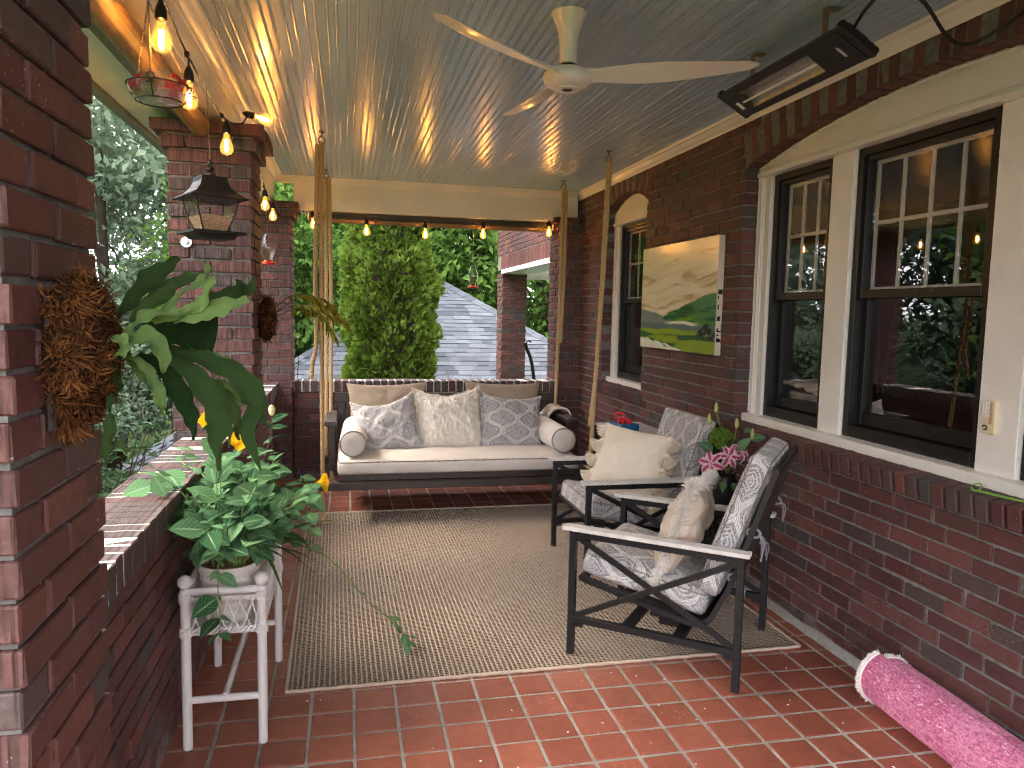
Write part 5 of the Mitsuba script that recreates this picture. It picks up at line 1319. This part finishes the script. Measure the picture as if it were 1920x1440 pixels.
xs_, ys_ = np.linspace(2.45, 2.66, 24), np.linspace(3.40, 3.95, 40); X, Y = np.meshgrid(xs_, ys_, indexing='ij')
Z = 1.09 + .10 * meshkit.fbm(np.stack([X * 5, Y * 7, 0 * X], -1), 3, 2) - .12 * (ys_.max() - Y < 0.0) - .10 * np.clip(3.6 - Y, 0, 1) + .02 * np.abs(np.sin(Y * 30 + X * 12))
V = np.stack([X, Y, Z], -1); put(k, (np.vstack([V.reshape(-1, 3), (V - [0, 0, .25]).reshape(-1, 3)]), np.vstack([grid_faces(24, 40), grid_faces(24, 40)[:, ::-1] + 960])), 'm_canvas', smooth=True)

# ------------------------------------------------------------------ small tables
k = thing('console_table', 'narrow white topped table with black legs behind the far armchair', 'table')
put(num(k + '__table_top'), MB().box((1.83, 4.62, .705), (2.195, 5.36, .722), ch=.002), 'm_limed_pale')
scene['m_limed_pale'] = pr((.50, .50, .49), .3)
for x in (1.845, 2.18):
    for y in (4.64, 5.34): part(k, 'leg', MB().box((x - .012, y - .012, .001), (x + .012, y + .012, .704), ch=.002), 'm_iron')
part(k, 'apron', MB().box((1.838, 4.63, .685), (1.852, 5.35, .7045)).box((2.174, 4.63, .685), (2.188, 5.35, .7045)), 'm_iron')
k = num('blue_box'); lab(k, 'small bright blue box on the white topped table', 'box')
put(k, MB().box((0, 0, 0), (.15, .20, .052), ch=.003, M=rotz(.25, (1.86, 4.86, .723))).box((-.004, -.004, .026), (.154, .204, .0285), M=rotz(.25, (1.86, 4.86, .723))), 'm_blue')
k = num('red_bow'); lab(k, 'crumpled red and orange ribbon bow on top of the blue box', 'ribbon')
r_ = np.random.default_rng(3); m = MB()
for i in range(9):
    a = i * .7; g = np.linspace(0, 6.28, 20); d = np.array([math.cos(a), math.sin(a), 0])
    lp = np.array([1.915, 4.965, .785]) + (d * (.030 + .030 * np.cos(g)[:, None]) * r_.uniform(.6, 1.2)) + np.stack([0 * g, 0 * g, .022 * np.sin(g) + .012 * r_.normal()], 1)
    m.tube(lp, .009, 6)
put(k, m, 'm_red', smooth=True)
k = thing('side_table', 'small dark round table between the two armchairs', 'table')
put(num(k + '__table_top'), lathe([(0, .500), (.168, .500), (.172, .492), (.168, .484), (0, .484)], 36, (1.925, 3.70, 0)), 'm_iron', smooth=40)
for i in range(3):
    a = i * 2.094 + .3; part(k, 'leg', MB().tube([(1.925 + .05 * math.cos(a), 3.70 + .05 * math.sin(a), .484), (1.925 + .14 * math.cos(a), 3.70 + .14 * math.sin(a), .001)], .011, 8), 'm_iron', smooth=True)
k = thing('mug', 'white mug with a dark smudge of print on the round table', 'mug')
c = np.array([1.895, 3.735, .501]); put(num(k + '__cup'), lathe([(0, 0), (.034, 0), (.038, .004), (.041, .09), (.0415, .098), (.0385, .098), (.036, .012), (0, .01)], 30, c), 'm_china', smooth=40)
g = np.linspace(-1.4, 1.4, 14); part(k, 'handle', tube(c + np.stack([.041 + .026 * np.cos(g), -.010 + 0 * g, .05 + .026 * np.sin(g)], 1), .0045, 8), 'm_china', smooth=True)
m = MB()
for w_, z in ((.5, .058), (.34, .046), (.42, .038)):
    a = np.linspace(-2.45, -2.45 + w_, 8); V = np.array([[.0410 * math.cos(q), .0410 * math.sin(q), zz] for zz in (z - .003, z + .003) for q in a]) * [1.004, 1.004, 1] + c; m.add(V, grid_faces(2, 8)[:, ::-1])
part(k, 'print', m, 'm_black')
vs = thing('flower_vase', 'black vase of pink lilies and green hydrangea between the armchairs', 'vase of flowers')
c = np.array([1.99, 3.63, .501]); put(num(vs + '__vase'), lathe([(0, 0), (.055, 0), (.068, .03), (.072, .10), (.060, .17), (.050, .19), (.056, .205), (.050, .205), (.044, .19), (0, .18)], 30, c), 'm_black', smooth=40)
top = c + [0, 0, .20]
def flower_at(d, R, up, s, mat='m_petal', name='lily'):
    e = top + np.array(d); part(vs, 'stem', tube(bez([top + [0, 0, -.05], (top + e) / 2 + [0, 0, .02], e], 8), .0035, 5), 'm_stem', smooth=True)
    blossom(e, up, R, mat, vs, name, 6, s, .55)
flower_at((-.10, -.03, .06), .078, (-.7, -.6, .25), 1); flower_at((-.02, -.06, .10), .068, (-.3, -.9, .35), 2); flower_at((.05, -.05, .12), .062, (.3, -.8, .5), 3); flower_at((-.05, .05, .02), .055, (-.8, .2, .3), 4)
r_ = np.random.default_rng(2); hc = top + [-.02, .03, .175]; q = sph(r_, 900); q = q[q[:, 2] > -.5]; n_ = len(q)
v, f, uv = leaves(hc + q * .062, np.cross(q, sph(r_, n_)) + q * .4, q, .017, .013, r_.uniform(1, 8, n_)); part(vs, 'hydrangea', MB().add(v, f, uv), 'm_leaf_thuja')
for i, d in enumerate(((-.10, .02, .27), (-.02, .10, .32), (.04, -.02, .25), (.10, -.08, .20))):
    e = top + np.array(d); part(vs, 'stem', tube(bez([top, (top + e) / 2 + [.01, 0, .02], e], 8), .0025, 5), 'm_stem', smooth=True)
    v, f = lathe([(0, .055), (.006, .045), (.011, .02), (.008, 0), (0, -.005)], 10, e); part(vs, 'bud', (v, f), 'm_bud', smooth=True)
scene['m_bud'] = pr((.30, .36, .10), .5)
def leafmesh(L, W, curl=.25, fold=.15, n=7, k=5, lobes=0.0, seed=0):
    """A curved oval leaf along +x, face up +z; uv.x across, uv.y along."""
    r_ = np.random.default_rng(seed); t = np.linspace(0, 1, n); w = np.linspace(-1, 1, k)
    wid = W / 2 * np.sin(np.pi * t ** .75) ** .85 * (1 + lobes * np.sin(t * 40))
    wid[0] = W * .03; wid[-1] = .0008
    A = np.stack([np.repeat(t * L, k), (wid[:, None] * w).ravel(), (-curl * L * t[:, None] ** 2 + fold * np.abs(w) * wid[:, None] + r_.normal(0, .006, (n, k)) * L).ravel()], 1)
    return A, grid_faces(n, k), np.stack([np.tile((w + 1) / 2 * .9, n), np.repeat(t, k)], 1)
def leaf_set(mat, dims, curl, tones, **kw):
    out = []
    for i, (L, W) in enumerate(dims):
        for t in tones:
            v, f, uv = leafmesh(L, W, curl * (.6 + .3 * (i % 3)), seed=i, **kw); uv = uv + [t, 0]
            out.append(mikit.ply((v, f), mat, smooth=True, uv=uv))
    return out
def place_leaf(parent, src, o, d, up, s=1.0, name='leaf'):
    d = np.array(d, float); d /= np.linalg.norm(d); u = np.array(up, float); u -= d * (u @ d); u /= np.linalg.norm(u) + 1e-9
    M = mat4(d * s, np.cross(u, d) * s, u * s, o); return copy(parent, name, src, M)
LS = leaf_set('m_leaf_plant', [(.075, .048), (.095, .060), (.06, .04), (.085, .05)], .35, (2, 5, 8))
for d, e in (((-.06, -.10, -.02), (-.5, -.5, -.8)), ((-.01, -.10, -.03), (.1, -.6, -.8)), ((.03, -.07, .14), (.2, -.5, .7)), ((.10, -.05, .19), (.8, -.3, .3)), ((-.08, .0, .12), (-.7, .1, .5)), ((.10, 0, .22), (.9, 0, .4))):
    place_leaf(vs, LS[3 + int(d[2] * 100) % 6], top + np.array(d), e, (-.5, -.6, .6), .95)
# ------------------------------------------------------------------ wicker plant stand with two pots
ps = thing('plant_stand', 'white wicker plant stand with ball finials beside the left wall', 'plant stand')
X0, X1, Y0, Y1 = -.540, -.290, 2.662, 3.292
for x in (X0, X1):
    for y in (Y0, Y1):
        part(ps, 'leg', MB().tube([(x, y, .001), (x, y, .30), (x, y, .572)], .0165, 14), 'm_wicker', smooth=True)
        part(ps, 'finial', trimesh.creation.icosphere(3, .024).apply_translation((x, y, .598)), 'm_wicker', smooth=True)
        g = np.linspace(0, 2 * np.pi * 6, 90)
        part(ps, 'binding', MB().tube(np.stack([x + .0185 * np.cos(g), y + .0185 * np.sin(g), .525 + .035 * g / g[-1]], 1), .0035, 5).tube(np.stack([x + .0185 * np.cos(g), y + .0185 * np.sin(g), .405 + .030 * g / g[-1]], 1), .0035, 5), 'm_wicker', smooth=True)
def braid(p, q, z, amp=.006, r=.004, n=3, pitch=.05):
    p, q = np.array([*p, z]), np.array([*q, z]); L = np.linalg.norm(q - p); t = np.linspace(0, 1, int(L / pitch * 9) + 8)[:, None]; d = (q - p) / L; s = np.array([-d[1], d[0], 0]); m = MB()
    for k in range(n):
        ph = t * L / pitch * 2 * np.pi + k * 2 * np.pi / n
        m.tube(p + (q - p) * t + np.sin(ph) * amp * .8 * s + np.cos(ph) * amp * [0, 0, 1.0], r, 6)
    return m
for a, b in (((X0, Y0), (X1, Y0)), ((X0, Y1), (X1, Y1)), ((X0, Y0), (X0, Y1)), ((X1, Y0), (X1, Y1))):
    part(ps, 'top_rail', MB().tube([(*a, .562), (*b, .562)], .013, 10), 'm_wicker', smooth=True)
    part(ps, 'braid', braid(a, b, .533), 'm_wicker', smooth=True); part(ps, 'braid', braid(a, b, .420, .008, .0048), 'm_wicker', smooth=True)
    L = math.hypot(b[0] - a[0], b[1] - a[1]); n = int(L / .036); m = MB(); A_, B_ = np.array([*a, 0]), np.array([*b, 0])
    for i in range(n):
        for s in (0, 1):
            t0, t1 = (i + .15 + .3 * s) / n, (i + .85 - .3 * s + (1.0 if s == 0 else -.3)) / n
            t1 = min(max(t1, .03), .97)
            m.tube([A_ + (B_ - A_) * (t0 if s == 0 else min(.97, t0 + .9 / n)) + [0, 0, .528], A_ + (B_ - A_) * (min(.97, t0 + 1.0 / n) if s == 0 else t0) + [0, 0, .425]], .0031, 5)
    part(ps, 'wicker_spokes', m, 'm_wicker', smooth=True)
part(ps, 'shelf', MB().box((X0 + .01, Y0 + .01, .402), (X1 - .01, Y1 - .01, .412)), 'm_wicker')
for y in (Y0, Y1): part(ps, 'stretcher', MB().tube([(X0, y, .175), (X1, y, .175)], .0125, 12), 'm_wicker', smooth=True)
part(ps, 'stretcher', MB().tube([((X0 + X1) / 2, Y0, .185), ((X0 + X1) / 2, Y1, .185)], .011, 10), 'm_wicker', smooth=True)

def pot(label, x, y, R, H, zb):
    k = num('flower_pot'); lab(k, label, 'flower pot'); p = [(0, 0), (R * .72, 0), (R * .74, .004)]
    for i in range(1, 25):
        t = i / 24; p.append((R * (.74 + .26 * t) + .0022 * math.sin(t * 42), H * t))
    p += [(R * 1.05, H), (R * 1.06, H + .012), (R * .97, H + .012), (R * .93, H - .03), (0, H - .03)]
    put(k, lathe(p, 36, (x, y, zb)), 'm_pot', smooth=35)
    r_ = np.random.default_rng(int(y * 100)); n = 700; a, rr = r_.uniform(0, 6.28, n), R * .9 * r_.uniform(size=n) ** .5
    v, f, uv = leaves(np.stack([x + rr * np.cos(a), y + rr * np.sin(a), zb + H - .025 + .02 * r_.uniform(size=n)], 1), sph(r_, n), sph(r_, n), .03 * r_.uniform(.5, 1.2, n), .006, 0 * a)
    part(k, 'moss_mulch', MB().add(v, f, np.column_stack([r_.uniform(.3, 1, (n, 1)).repeat(4, 0), np.zeros(4 * n)])), 'm_moss2', kind='stuff')
    return k
scene['m_moss2'] = ts({'type': 'diffuse', 'reflectance': rgb(.20, .12, .05)})
pot('ribbed cream flower pot at the front of the wicker stand', -.415, 2.80, .105, .20, .413)
pot('ribbed cream flower pot at the back of the wicker stand', -.415, 3.13, .105, .20, .413)

LP = leaf_set('m_leaf_plant', [(.080, .054), (.100, .064), (.065, .045), (.110, .078), (.09, .05)], .30, (1, 4, 6, 9), fold=.18, lobes=.03)
r_ = np.random.default_rng(21)
vp = thing('trailing_plant', 'bushy trailing plant with pale veined leaves spilling over the wicker stand', 'plant')
stems = MB(); count = 0
def vine(pts, n, spread=.015, s0=.6, s1=1.0, parent=vp, st=None, r=.0028, src=LP, pairs=True, first=.08):
    c = bez(pts, 30); (st or stems).tube(c, np.linspace(r, r * .5, 30), 5)
    for i in range(n):
        t = first + (1 - first) * (i + .5) / n; k_ = min(28, int(t * 29)); b = c[k_]; d = c[k_ + 1] - c[k_]; d /= np.linalg.norm(d)
        for sg in ((1, -1) if pairs else (1,)):
            side = np.cross(d, [0, 0, 1.0]) * sg; side /= np.linalg.norm(side) + 1e-6
            o = d * .5 + side * r_.uniform(.5, 1.0) + r_.normal(0, .25, 3) + [0, 0, .1]
            place_leaf(parent, src[r_.integers(len(src))], b + r_.normal(0, .004, 3), o, np.array([-.15, -.45, .9]) + r_.normal(0, .35, 3), r_.uniform(s0, s1))
# crown of the plant: many short arching stems out of the pots
for i in range(64):
    py = r_.choice([2.80, 2.86, 3.05, 3.13]); a = r_.uniform(0, 6.28); w = r_.uniform(.05, .33); hgt = r_.uniform(.08, .40) * (1.25 - w)
    b = np.array([-.415 + .05 * math.cos(a), py + .05 * math.sin(a), .60])
    e = np.array([-.405 + w * math.cos(a), py + .02 + w * 1.0 * math.sin(a), .63 + hgt * r_.uniform(.4, 1.0)])
    if e[0] < -.56: e[0] = -.56 - .10 * r_.uniform() ; e[2] = max(e[2], .80)
    vine([b, (b + e) / 2 + [0, 0, .07], e], 3, s0=.55, s1=1.15, first=.35)
vine([(-.42, 2.72, .62), (-.43, 2.66, .66), (-.425, 2.615, .58), (-.42, 2.61, .48), (-.425, 2.612, .40)], 4, s0=.55, s1=.95, first=.3)
vine([(-.36, 3.0, .66), (-.22, 3.02, .64), (-.06, 3.10, .50), (.10, 3.22, .26), (.22, 3.30, .13), (.27, 3.28, .04)], 6, s0=.2, s1=.4, first=.25)
vine([(.10, 3.22, .26), (.18, 3.27, .17), (.25, 3.29, .09), (.275, 3.27, .03)], 4, s0=.5, s1=.75, first=.3)
for i in range(16):
    a = r_.uniform(2.4, 5.6); w = r_.uniform(.12, .24); b = np.array([-.415, 2.80, .60]); e = np.array([-.42 + w * .75 * math.cos(a), 2.78 + w * .7 * math.sin(a), .60 + r_.uniform(.02, .22)])
    vine([b, (b + e) / 2 + [0, 0, .09], e], 3, s0=.6, s1=1.1, first=.4)
vine([(-.45, 2.85, .66), (-.56, 2.80, .72), (-.64, 2.80, .885), (-.70, 2.86, .885)], 4, s0=.7, s1=1.2)
vine([(-.45, 3.1, .7), (-.56, 3.15, .86), (-.68, 3.35, .88), (-.74, 3.7, .89)], 5, s0=.35, s1=.7)
put(num(vp + '__stems'), stems, 'm_stem', smooth=True)
sp = thing('spider_plant', 'small strappy green plant at the right edge of the wicker stand', 'plant')
SPL = leaf_set('m_leaf_stag', [(.20, .016), (.26, .014)], .9, (2, 5), fold=.3, n=10)
for i in range(16):
    a = -.2 + r_.normal(0, .9); place_leaf(sp, SPL[r_.integers(4)], (-.335, 3.0 + r_.normal(0, .02), .60), (math.cos(a), math.sin(a) - .4, r_.uniform(.3, 1.3)), (-math.cos(a) * .6, -math.sin(a) * .6, 1), r_.uniform(.7, 1.1), 'strap_leaf')
# hibiscus with yellow flowers
hb = thing('hibiscus', 'hibiscus with yellow flowers growing up behind the trailing plant', 'flowering plant')
HB = leaf_set('m_leaf_plant', [(.075, .056), (.06, .046), (.085, .06)], .25, (0, 2, 4), fold=.12, lobes=.05)
hs_ = MB()
vine([(-.40, 3.18, .62), (-.37, 3.30, .80), (-.330, 3.42, .96), (-.325, 3.46, 1.055)], 7, s0=.6, s1=1.05, parent=hb, st=hs_, r=.004, src=HB)
vine([(-.38, 3.15, .64), (-.27, 3.30, .76), (-.19, 3.42, .78), (-.14, 3.47, .74)], 7, s0=.5, s1=.95, parent=hb, st=hs_, r=.0035, src=HB)
vine([(-.45, 3.2, .64), (-.52, 3.35, .80), (-.57, 3.48, .95), (-.60, 3.52, 1.02)], 5, s0=.5, s1=.9, parent=hb, st=hs_, r=.0035, src=HB)
vine([(-.42, 3.2, .64), (-.45, 3.30, .80), (-.47, 3.36, .93)], 4, s0=.5, s1=.9, parent=hb, st=hs_, r=.0035, src=HB)
vine([(-.36, 3.1, .62), (-.30, 3.2, .60), (-.22, 3.30, .52)], 4, s0=.5, s1=.8, parent=hb, st=hs_, r=.003, src=HB)
put(num(hb + '__stems'), hs_, 'm_bark', smooth=True)
def trumpet(o, d, R, name='yellow_flower'):
    d = np.array(d, float); d /= np.linalg.norm(d); X = np.cross(d, [.2, .1, 1.0]); X /= np.linalg.norm(X); Y = np.cross(d, X); m = MB()
    t = np.linspace(0, 1, 12); a = np.linspace(0, 6.2832, 41); V = []
    for q in t:
        rr = R * (.10 + .9 * q ** 1.7) * (1 + .10 * q * np.sin(5 * a) + .05 * q * np.sin(17 * a)); z = R * (1.25 * q ** .8) - R * .12 * q ** 3 * (1 + np.sin(5 * a + 1)) * .5
        V.append(np.asarray(o) + rr[:, None] * (np.cos(a)[:, None] * X + np.sin(a)[:, None] * Y) + z[:, None] * d)
    m.add(np.vstack(V), grid_faces(12, 41)); part(hb, name, m, 'm_yellow', smooth=True)
    part(hb, 'pistil', tube([np.asarray(o), np.asarray(o) + d * R * 1.3], .0025, 5), 'm_yellow', smooth=True)
trumpet((-.145, 3.48, .742), (.85, -.25, .10), .045); trumpet((-.595, 3.52, 1.015), (-.1, -.8, .5), .038); trumpet((-.462, 3.36, .945), (.35, -.75, .55), .045)
v, f = lathe([(0, .05), (.010, .046), (.016, .03), (.012, .008), (.005, 0)], 12, (-.325, 3.46, 1.058)); part(hb, 'flower_bud', (v, f), 'm_palebud', smooth=True)
scene['m_palebud'] = pr((.62, .58, .30), .5)

# ------------------------------------------------------------------ mounted ferns on the pillars
def moss_ball(parent, c, R, seed, n=15000):
    r_ = np.random.default_rng(seed); d = sph(r_, n); d = d[d[:, 0] > -.35]; n = len(d); c = np.asarray(c); R = np.asarray(R)
    k = np.clip(.5 + 1.6 * (meshkit.fbm(d * 3.2 + seed, 3, seed) - .5), 0, 1); p = c + d * R * (.72 + .5 * k[:, None]) * r_.uniform(.75, 1.0, (n, 1))
    curl = np.stack([meshkit.noise(p * 30, j) - .5 for j in (1, 2, 3)], 1) * 3.4 + d * .12 + r_.normal(0, .6, (n, 3)) + [0, 0, -.2]
    v, f, uv = leaves(p, curl, d + r_.normal(0, .5, (n, 3)), .019 * r_.uniform(.5, 1.5, n), .0040, 0 * k)
    core = trimesh.creation.icosphere(3, 1.0); cv = c + core.vertices * R * (.62 + .42 * meshkit.fbm(core.vertices * 2.5 + seed, 3, seed))[:, None]
    tone = np.clip(.15 + .9 * (k - .3) + r_.normal(0, .22, n), 0, 1)
    part(parent, 'moss', MB().add(cv, core.faces, (.05, 0)).add(v, f, np.column_stack([tone.repeat(4), np.zeros(4 * n)])), 'm_moss', kind='stuff')
sg = thing('staghorn_fern', 'large staghorn fern with drooping forked fronds mounted in orange moss on the near pillar', 'fern')
S = 1 / 1010.0
def SP(px, py, d=0.0):   # local frame of the fern: right, down (in millimetre-like units) from its heart, and depth away from the pillar's front
    return np.array([-.399 + (px - 215) * .000935, 1.42 + d - (px - 215) * .00015, 1.475 - (py - 640) * .000925 - (px - 215) * .00001])
def frond(pts, wid, tone, twist=(0, 0), fork=None, wave=.006, seed=0, nrm=(-.25, -1, .25)):
    r2 = np.random.default_rng(seed); c = bez([SP(*p) for p in pts], 34); k = 9; w = np.linspace(-1, 1, k)
    t = np.linspace(0, 1, 34); W = np.interp(t, np.linspace(0, 1, len(wid)), np.array(wid)) * .00080 / 2
    d = np.gradient(c, axis=0); d /= np.linalg.norm(d, axis=1, keepdims=True)
    ang = np.interp(t, [0, 1], np.radians(twist)); n0 = np.array(nrm, float)
    s = np.cross(d, n0); s /= np.linalg.norm(s, axis=1, keepdims=True); n = np.cross(s, d)
    s2 = s * np.cos(ang)[:, None] + n * np.sin(ang)[:, None]; n2 = np.cross(s2, d)
    V = c[:, None] + (W[:, None] * w)[..., None] * s2[:, None] + ((w ** 2) * W[:, None] * .30)[..., None] * n2[:, None]
    V = V + (np.sin(t * 17 + seed)[:, None] * np.abs(w) * w * wave)[..., None] * n2[:, None] + (np.sin(t * 11 + 2 * seed) * wave * .6)[:, None, None] * n2[:, None]
    V = V + (np.sin(t * 31 + seed)[:, None] * (np.abs(w) > .9) * .002)[..., None] * s2[:, None]
    U = np.stack([np.full((34, k), tone + .45), np.repeat(t[:, None], k, 1)], -1)
    m = MB().add(V.reshape(-1, 3), grid_faces(34, k), U.reshape(-1, 2))
    if fork:
        for (q, ww) in fork:
            base_i = 27; cc = bez([c[base_i]] + [SP(*p) for p in q], 14); tt = np.linspace(0, 1, 14); Wd = np.interp(tt, [0, .5, 1], [ww, ww * .7, 3]) * .00098 / 2
            dd = np.gradient(cc, axis=0); dd /= np.linalg.norm(dd, axis=1, keepdims=True); ss = np.cross(dd, n0); ss /= np.linalg.norm(ss, axis=1, keepdims=True)
            ww_ = np.linspace(-1, 1, 5); VV = cc[:, None] + (Wd[:, None] * ww_)[..., None] * ss[:, None] - np.array(n0)[None, None] * .002
            m.add(VV.reshape(-1, 3), grid_faces(14, 5), np.tile([[tone + .45, .5]], (70, 1)))
    part(sg, 'frond', m, 'm_leaf_stag', smooth=True)
for i, (pts, wid, tone, tw, fk) in enumerate([
    ([(232, 600, 0), (258, 553, .02), (296, 513, .03), (334, 480, .03)], (16, 34, 50, 40, 8), 1, (10, -10), None),
    ([(250, 605, .0), (288, 570, .02), (322, 536, .03), (368, 514, .03)], (16, 40, 62, 44, 8), 2, (0, 25), [([(370, 512, .03), (380, 507, .03)], 14)]),
    ([(300, 600, .0), (352, 548, -.02), (388, 523, -.03), (403, 508, -.03), (385, 489, -.03)], (10, 20, 28, 22, 6), 7, (0, 70), None),
    ([(300, 605, -.02), (366, 577, -.04), (394, 560, -.04), (402, 528, -.04), (404, 505, -.03)], (10, 24, 30, 22, 6), 9, (-20, 40), None),
    ([(310, 605, .02), (367, 576, .03), (408, 562, .03), (440, 545, .03), (448, 520, .03)], (14, 30, 54, 50, 20), 1, (0, 20), [([(462, 535, .03), (468, 512, .03)], 30)]),
    ([(330, 600, -.02), (380, 588, -.04), (421, 573, -.04), (467, 557, -.03)], (10, 30, 40, 14), 8, (-15, 0), None),
    ([(244, 640, -.03), (262, 622, -.05), (284, 601, -.06), (316, 588, -.06), (349, 582, -.05)], (8, 18, 28, 26, 8), 7, (0, 35), None),
    ([(262, 622, .03), (305, 616, .04), (352, 622, .05), (398, 626, .05)], (22, 66, 84, 82), 0, (0, 0), None),
    ([(240, 648, -.05), (266, 640, -.07), (300, 626, -.08), (322, 646, -.08), (328, 692, -.07)], (8, 26, 42, 36, 10), 6, (10, 45), None),
    ([(232, 650, -.06), (246, 630, -.08), (262, 636, -.09), (262, 655, -.09), (246, 667, -.08)], (8, 18, 26, 20, 6), 9, (20, 60), None),
    ([(222, 648, -.03), (234, 690, -.04), (233, 725, -.04), (228, 748, -.04)], (14, 38, 36, 8), 1, (0, -12), None),
    ([(226, 730, -.04), (228, 770, -.05), (222, 815, -.05), (215, 862, -.05)], (10, 16, 30, 6), 2, (-20, 20), [([(240, 826, -.05), (252, 846, -.05)], 16)]),
    ([(250, 668, -.02), (284, 682, -.04), (304, 720, -.04), (312, 760, -.04), (315, 776, -.04)], (8, 20, 26, 20, 6), 6, (0, 65), None),
    ([(262, 665, .01), (312, 696, .0), (340, 740, .0), (356, 784, .0), (361, 826, .0)], (14, 34, 50, 30, 6), 0, (0, 10), None),
    ([(290, 655, .0), (350, 686, -.01), (392, 730, -.02), (412, 780, -.02), (406, 830, -.02), (411, 880, -.02)], (14, 34, 52, 58, 28, 6), 1, (0, 5), [([(392, 800, -.02), (380, 800, -.02)], 20)]),
    ([(300, 650, .01), (380, 672, .01), (440, 700, .01), (474, 745, .01), (474, 790, .01)], (14, 34, 48, 58, 14), 1, (0, 0), [([(458, 800, -.01), (470, 840, -.02), (484, 878, -.02)], 34), ([(488, 788, .01), (494, 790, .01)], 12)]),
    ([(370, 700, .03), (408, 735, .03), (432, 780, .03), (437, 830, .03)], (10, 26, 26, 6), 3, (0, 30), [([(422, 816, .03), (418, 846, .03)], 10)]),
    ([(395, 715, .05), (420, 735, .05), (446, 764, .05)], (14, 34, 16), 9, (0, 0), None),
    ([(330, 655, .04), (370, 664, .04), (420, 676, .04)], (12, 28, 14), 6, (0, 10), None),
    ([(240, 655, -.01), (272, 700, -.02), (300, 730, -.02)], (10, 22, 6), 4, (0, 40), None)]):
    frond(pts, wid, tone, tw, fk, seed=i + 1, wave=.005)
moss_ball(sg, (-.437, 1.375, 1.462), (.060, .100, .130), 3)
part(sg, 'mount_board', MB().box((-.4670, 1.31, 1.33), (-.452, 1.45, 1.55), ch=.004), 'm_swing')
f2 = thing('mounted_fern', 'yellow green fern in a dark moss clump on the side of the second pillar', 'fern')
moss_ball(f2, (-.435, 4.36, 1.475), (.055, .08, .135), 6, 6000)
FL = leaf_set('m_leaf_fern', [(.075, .020), (.095, .022)], .35, (1, 4, 7), fold=.2)
fs = MB()
for pts in ([(-.40, 4.34, 1.52), (-.30, 4.32, 1.60), (-.18, 4.30, 1.60), (-.04, 4.30, 1.49)], [(-.40, 4.34, 1.50), (-.28, 4.26, 1.55), (-.15, 4.22, 1.55), (-.06, 4.22, 1.50)], [(-.40, 4.36, 1.48), (-.27, 4.36, 1.53), (-.14, 4.36, 1.50), (-.06, 4.36, 1.38)], [(-.40, 4.36, 1.50), (-.25, 4.42, 1.60), (-.12, 4.45, 1.58), (-.02, 4.45, 1.48)]):
    c_ = bez(pts, 24); fs.tube(c_, np.linspace(.003, .0012, 24), 5)
    for i in range(7, 24):
        d = c_[min(i + 1, 23)] - c_[i - 1]; d /= np.linalg.norm(d)
        for s in (1, -1):
            o = d * .65 + np.array([0, s * .55, -.35]) + r_.normal(0, .2, 3)
            place_leaf(f2, FL[r_.integers(len(FL))], c_[i], o, np.array([0, -.3, 1.0]) + r_.normal(0, .3, 3), r_.uniform(.6, 1.1), 'pinna')
put(num(f2 + '__stalks'), fs, 'm_bark', smooth=True)

# ------------------------------------------------------------------ small litter on the floor
lt = MB(); r_ = np.random.default_rng(31)
for i in range(36):
    x, y = r_.uniform(-.3, 2.1), r_.uniform(1.8, 2.95); lt.box((0, 0, 0), (r_.uniform(.002, .010), r_.uniform(.002, .006), .0016), M=rotz(r_.uniform(0, 6), (x, y, .0008)))
lab(put(num('debris'), lt, 'm_paper'), 'tiny pale bits of debris scattered on the floor tiles', 'debris', kind='stuff')

# every opaque material shows both its faces
for k_, b_ in list(scene.items()):
    if k_.startswith('m_') and b_['type'] in ('principled', 'bumpmap'): scene[k_] = ts(b_)
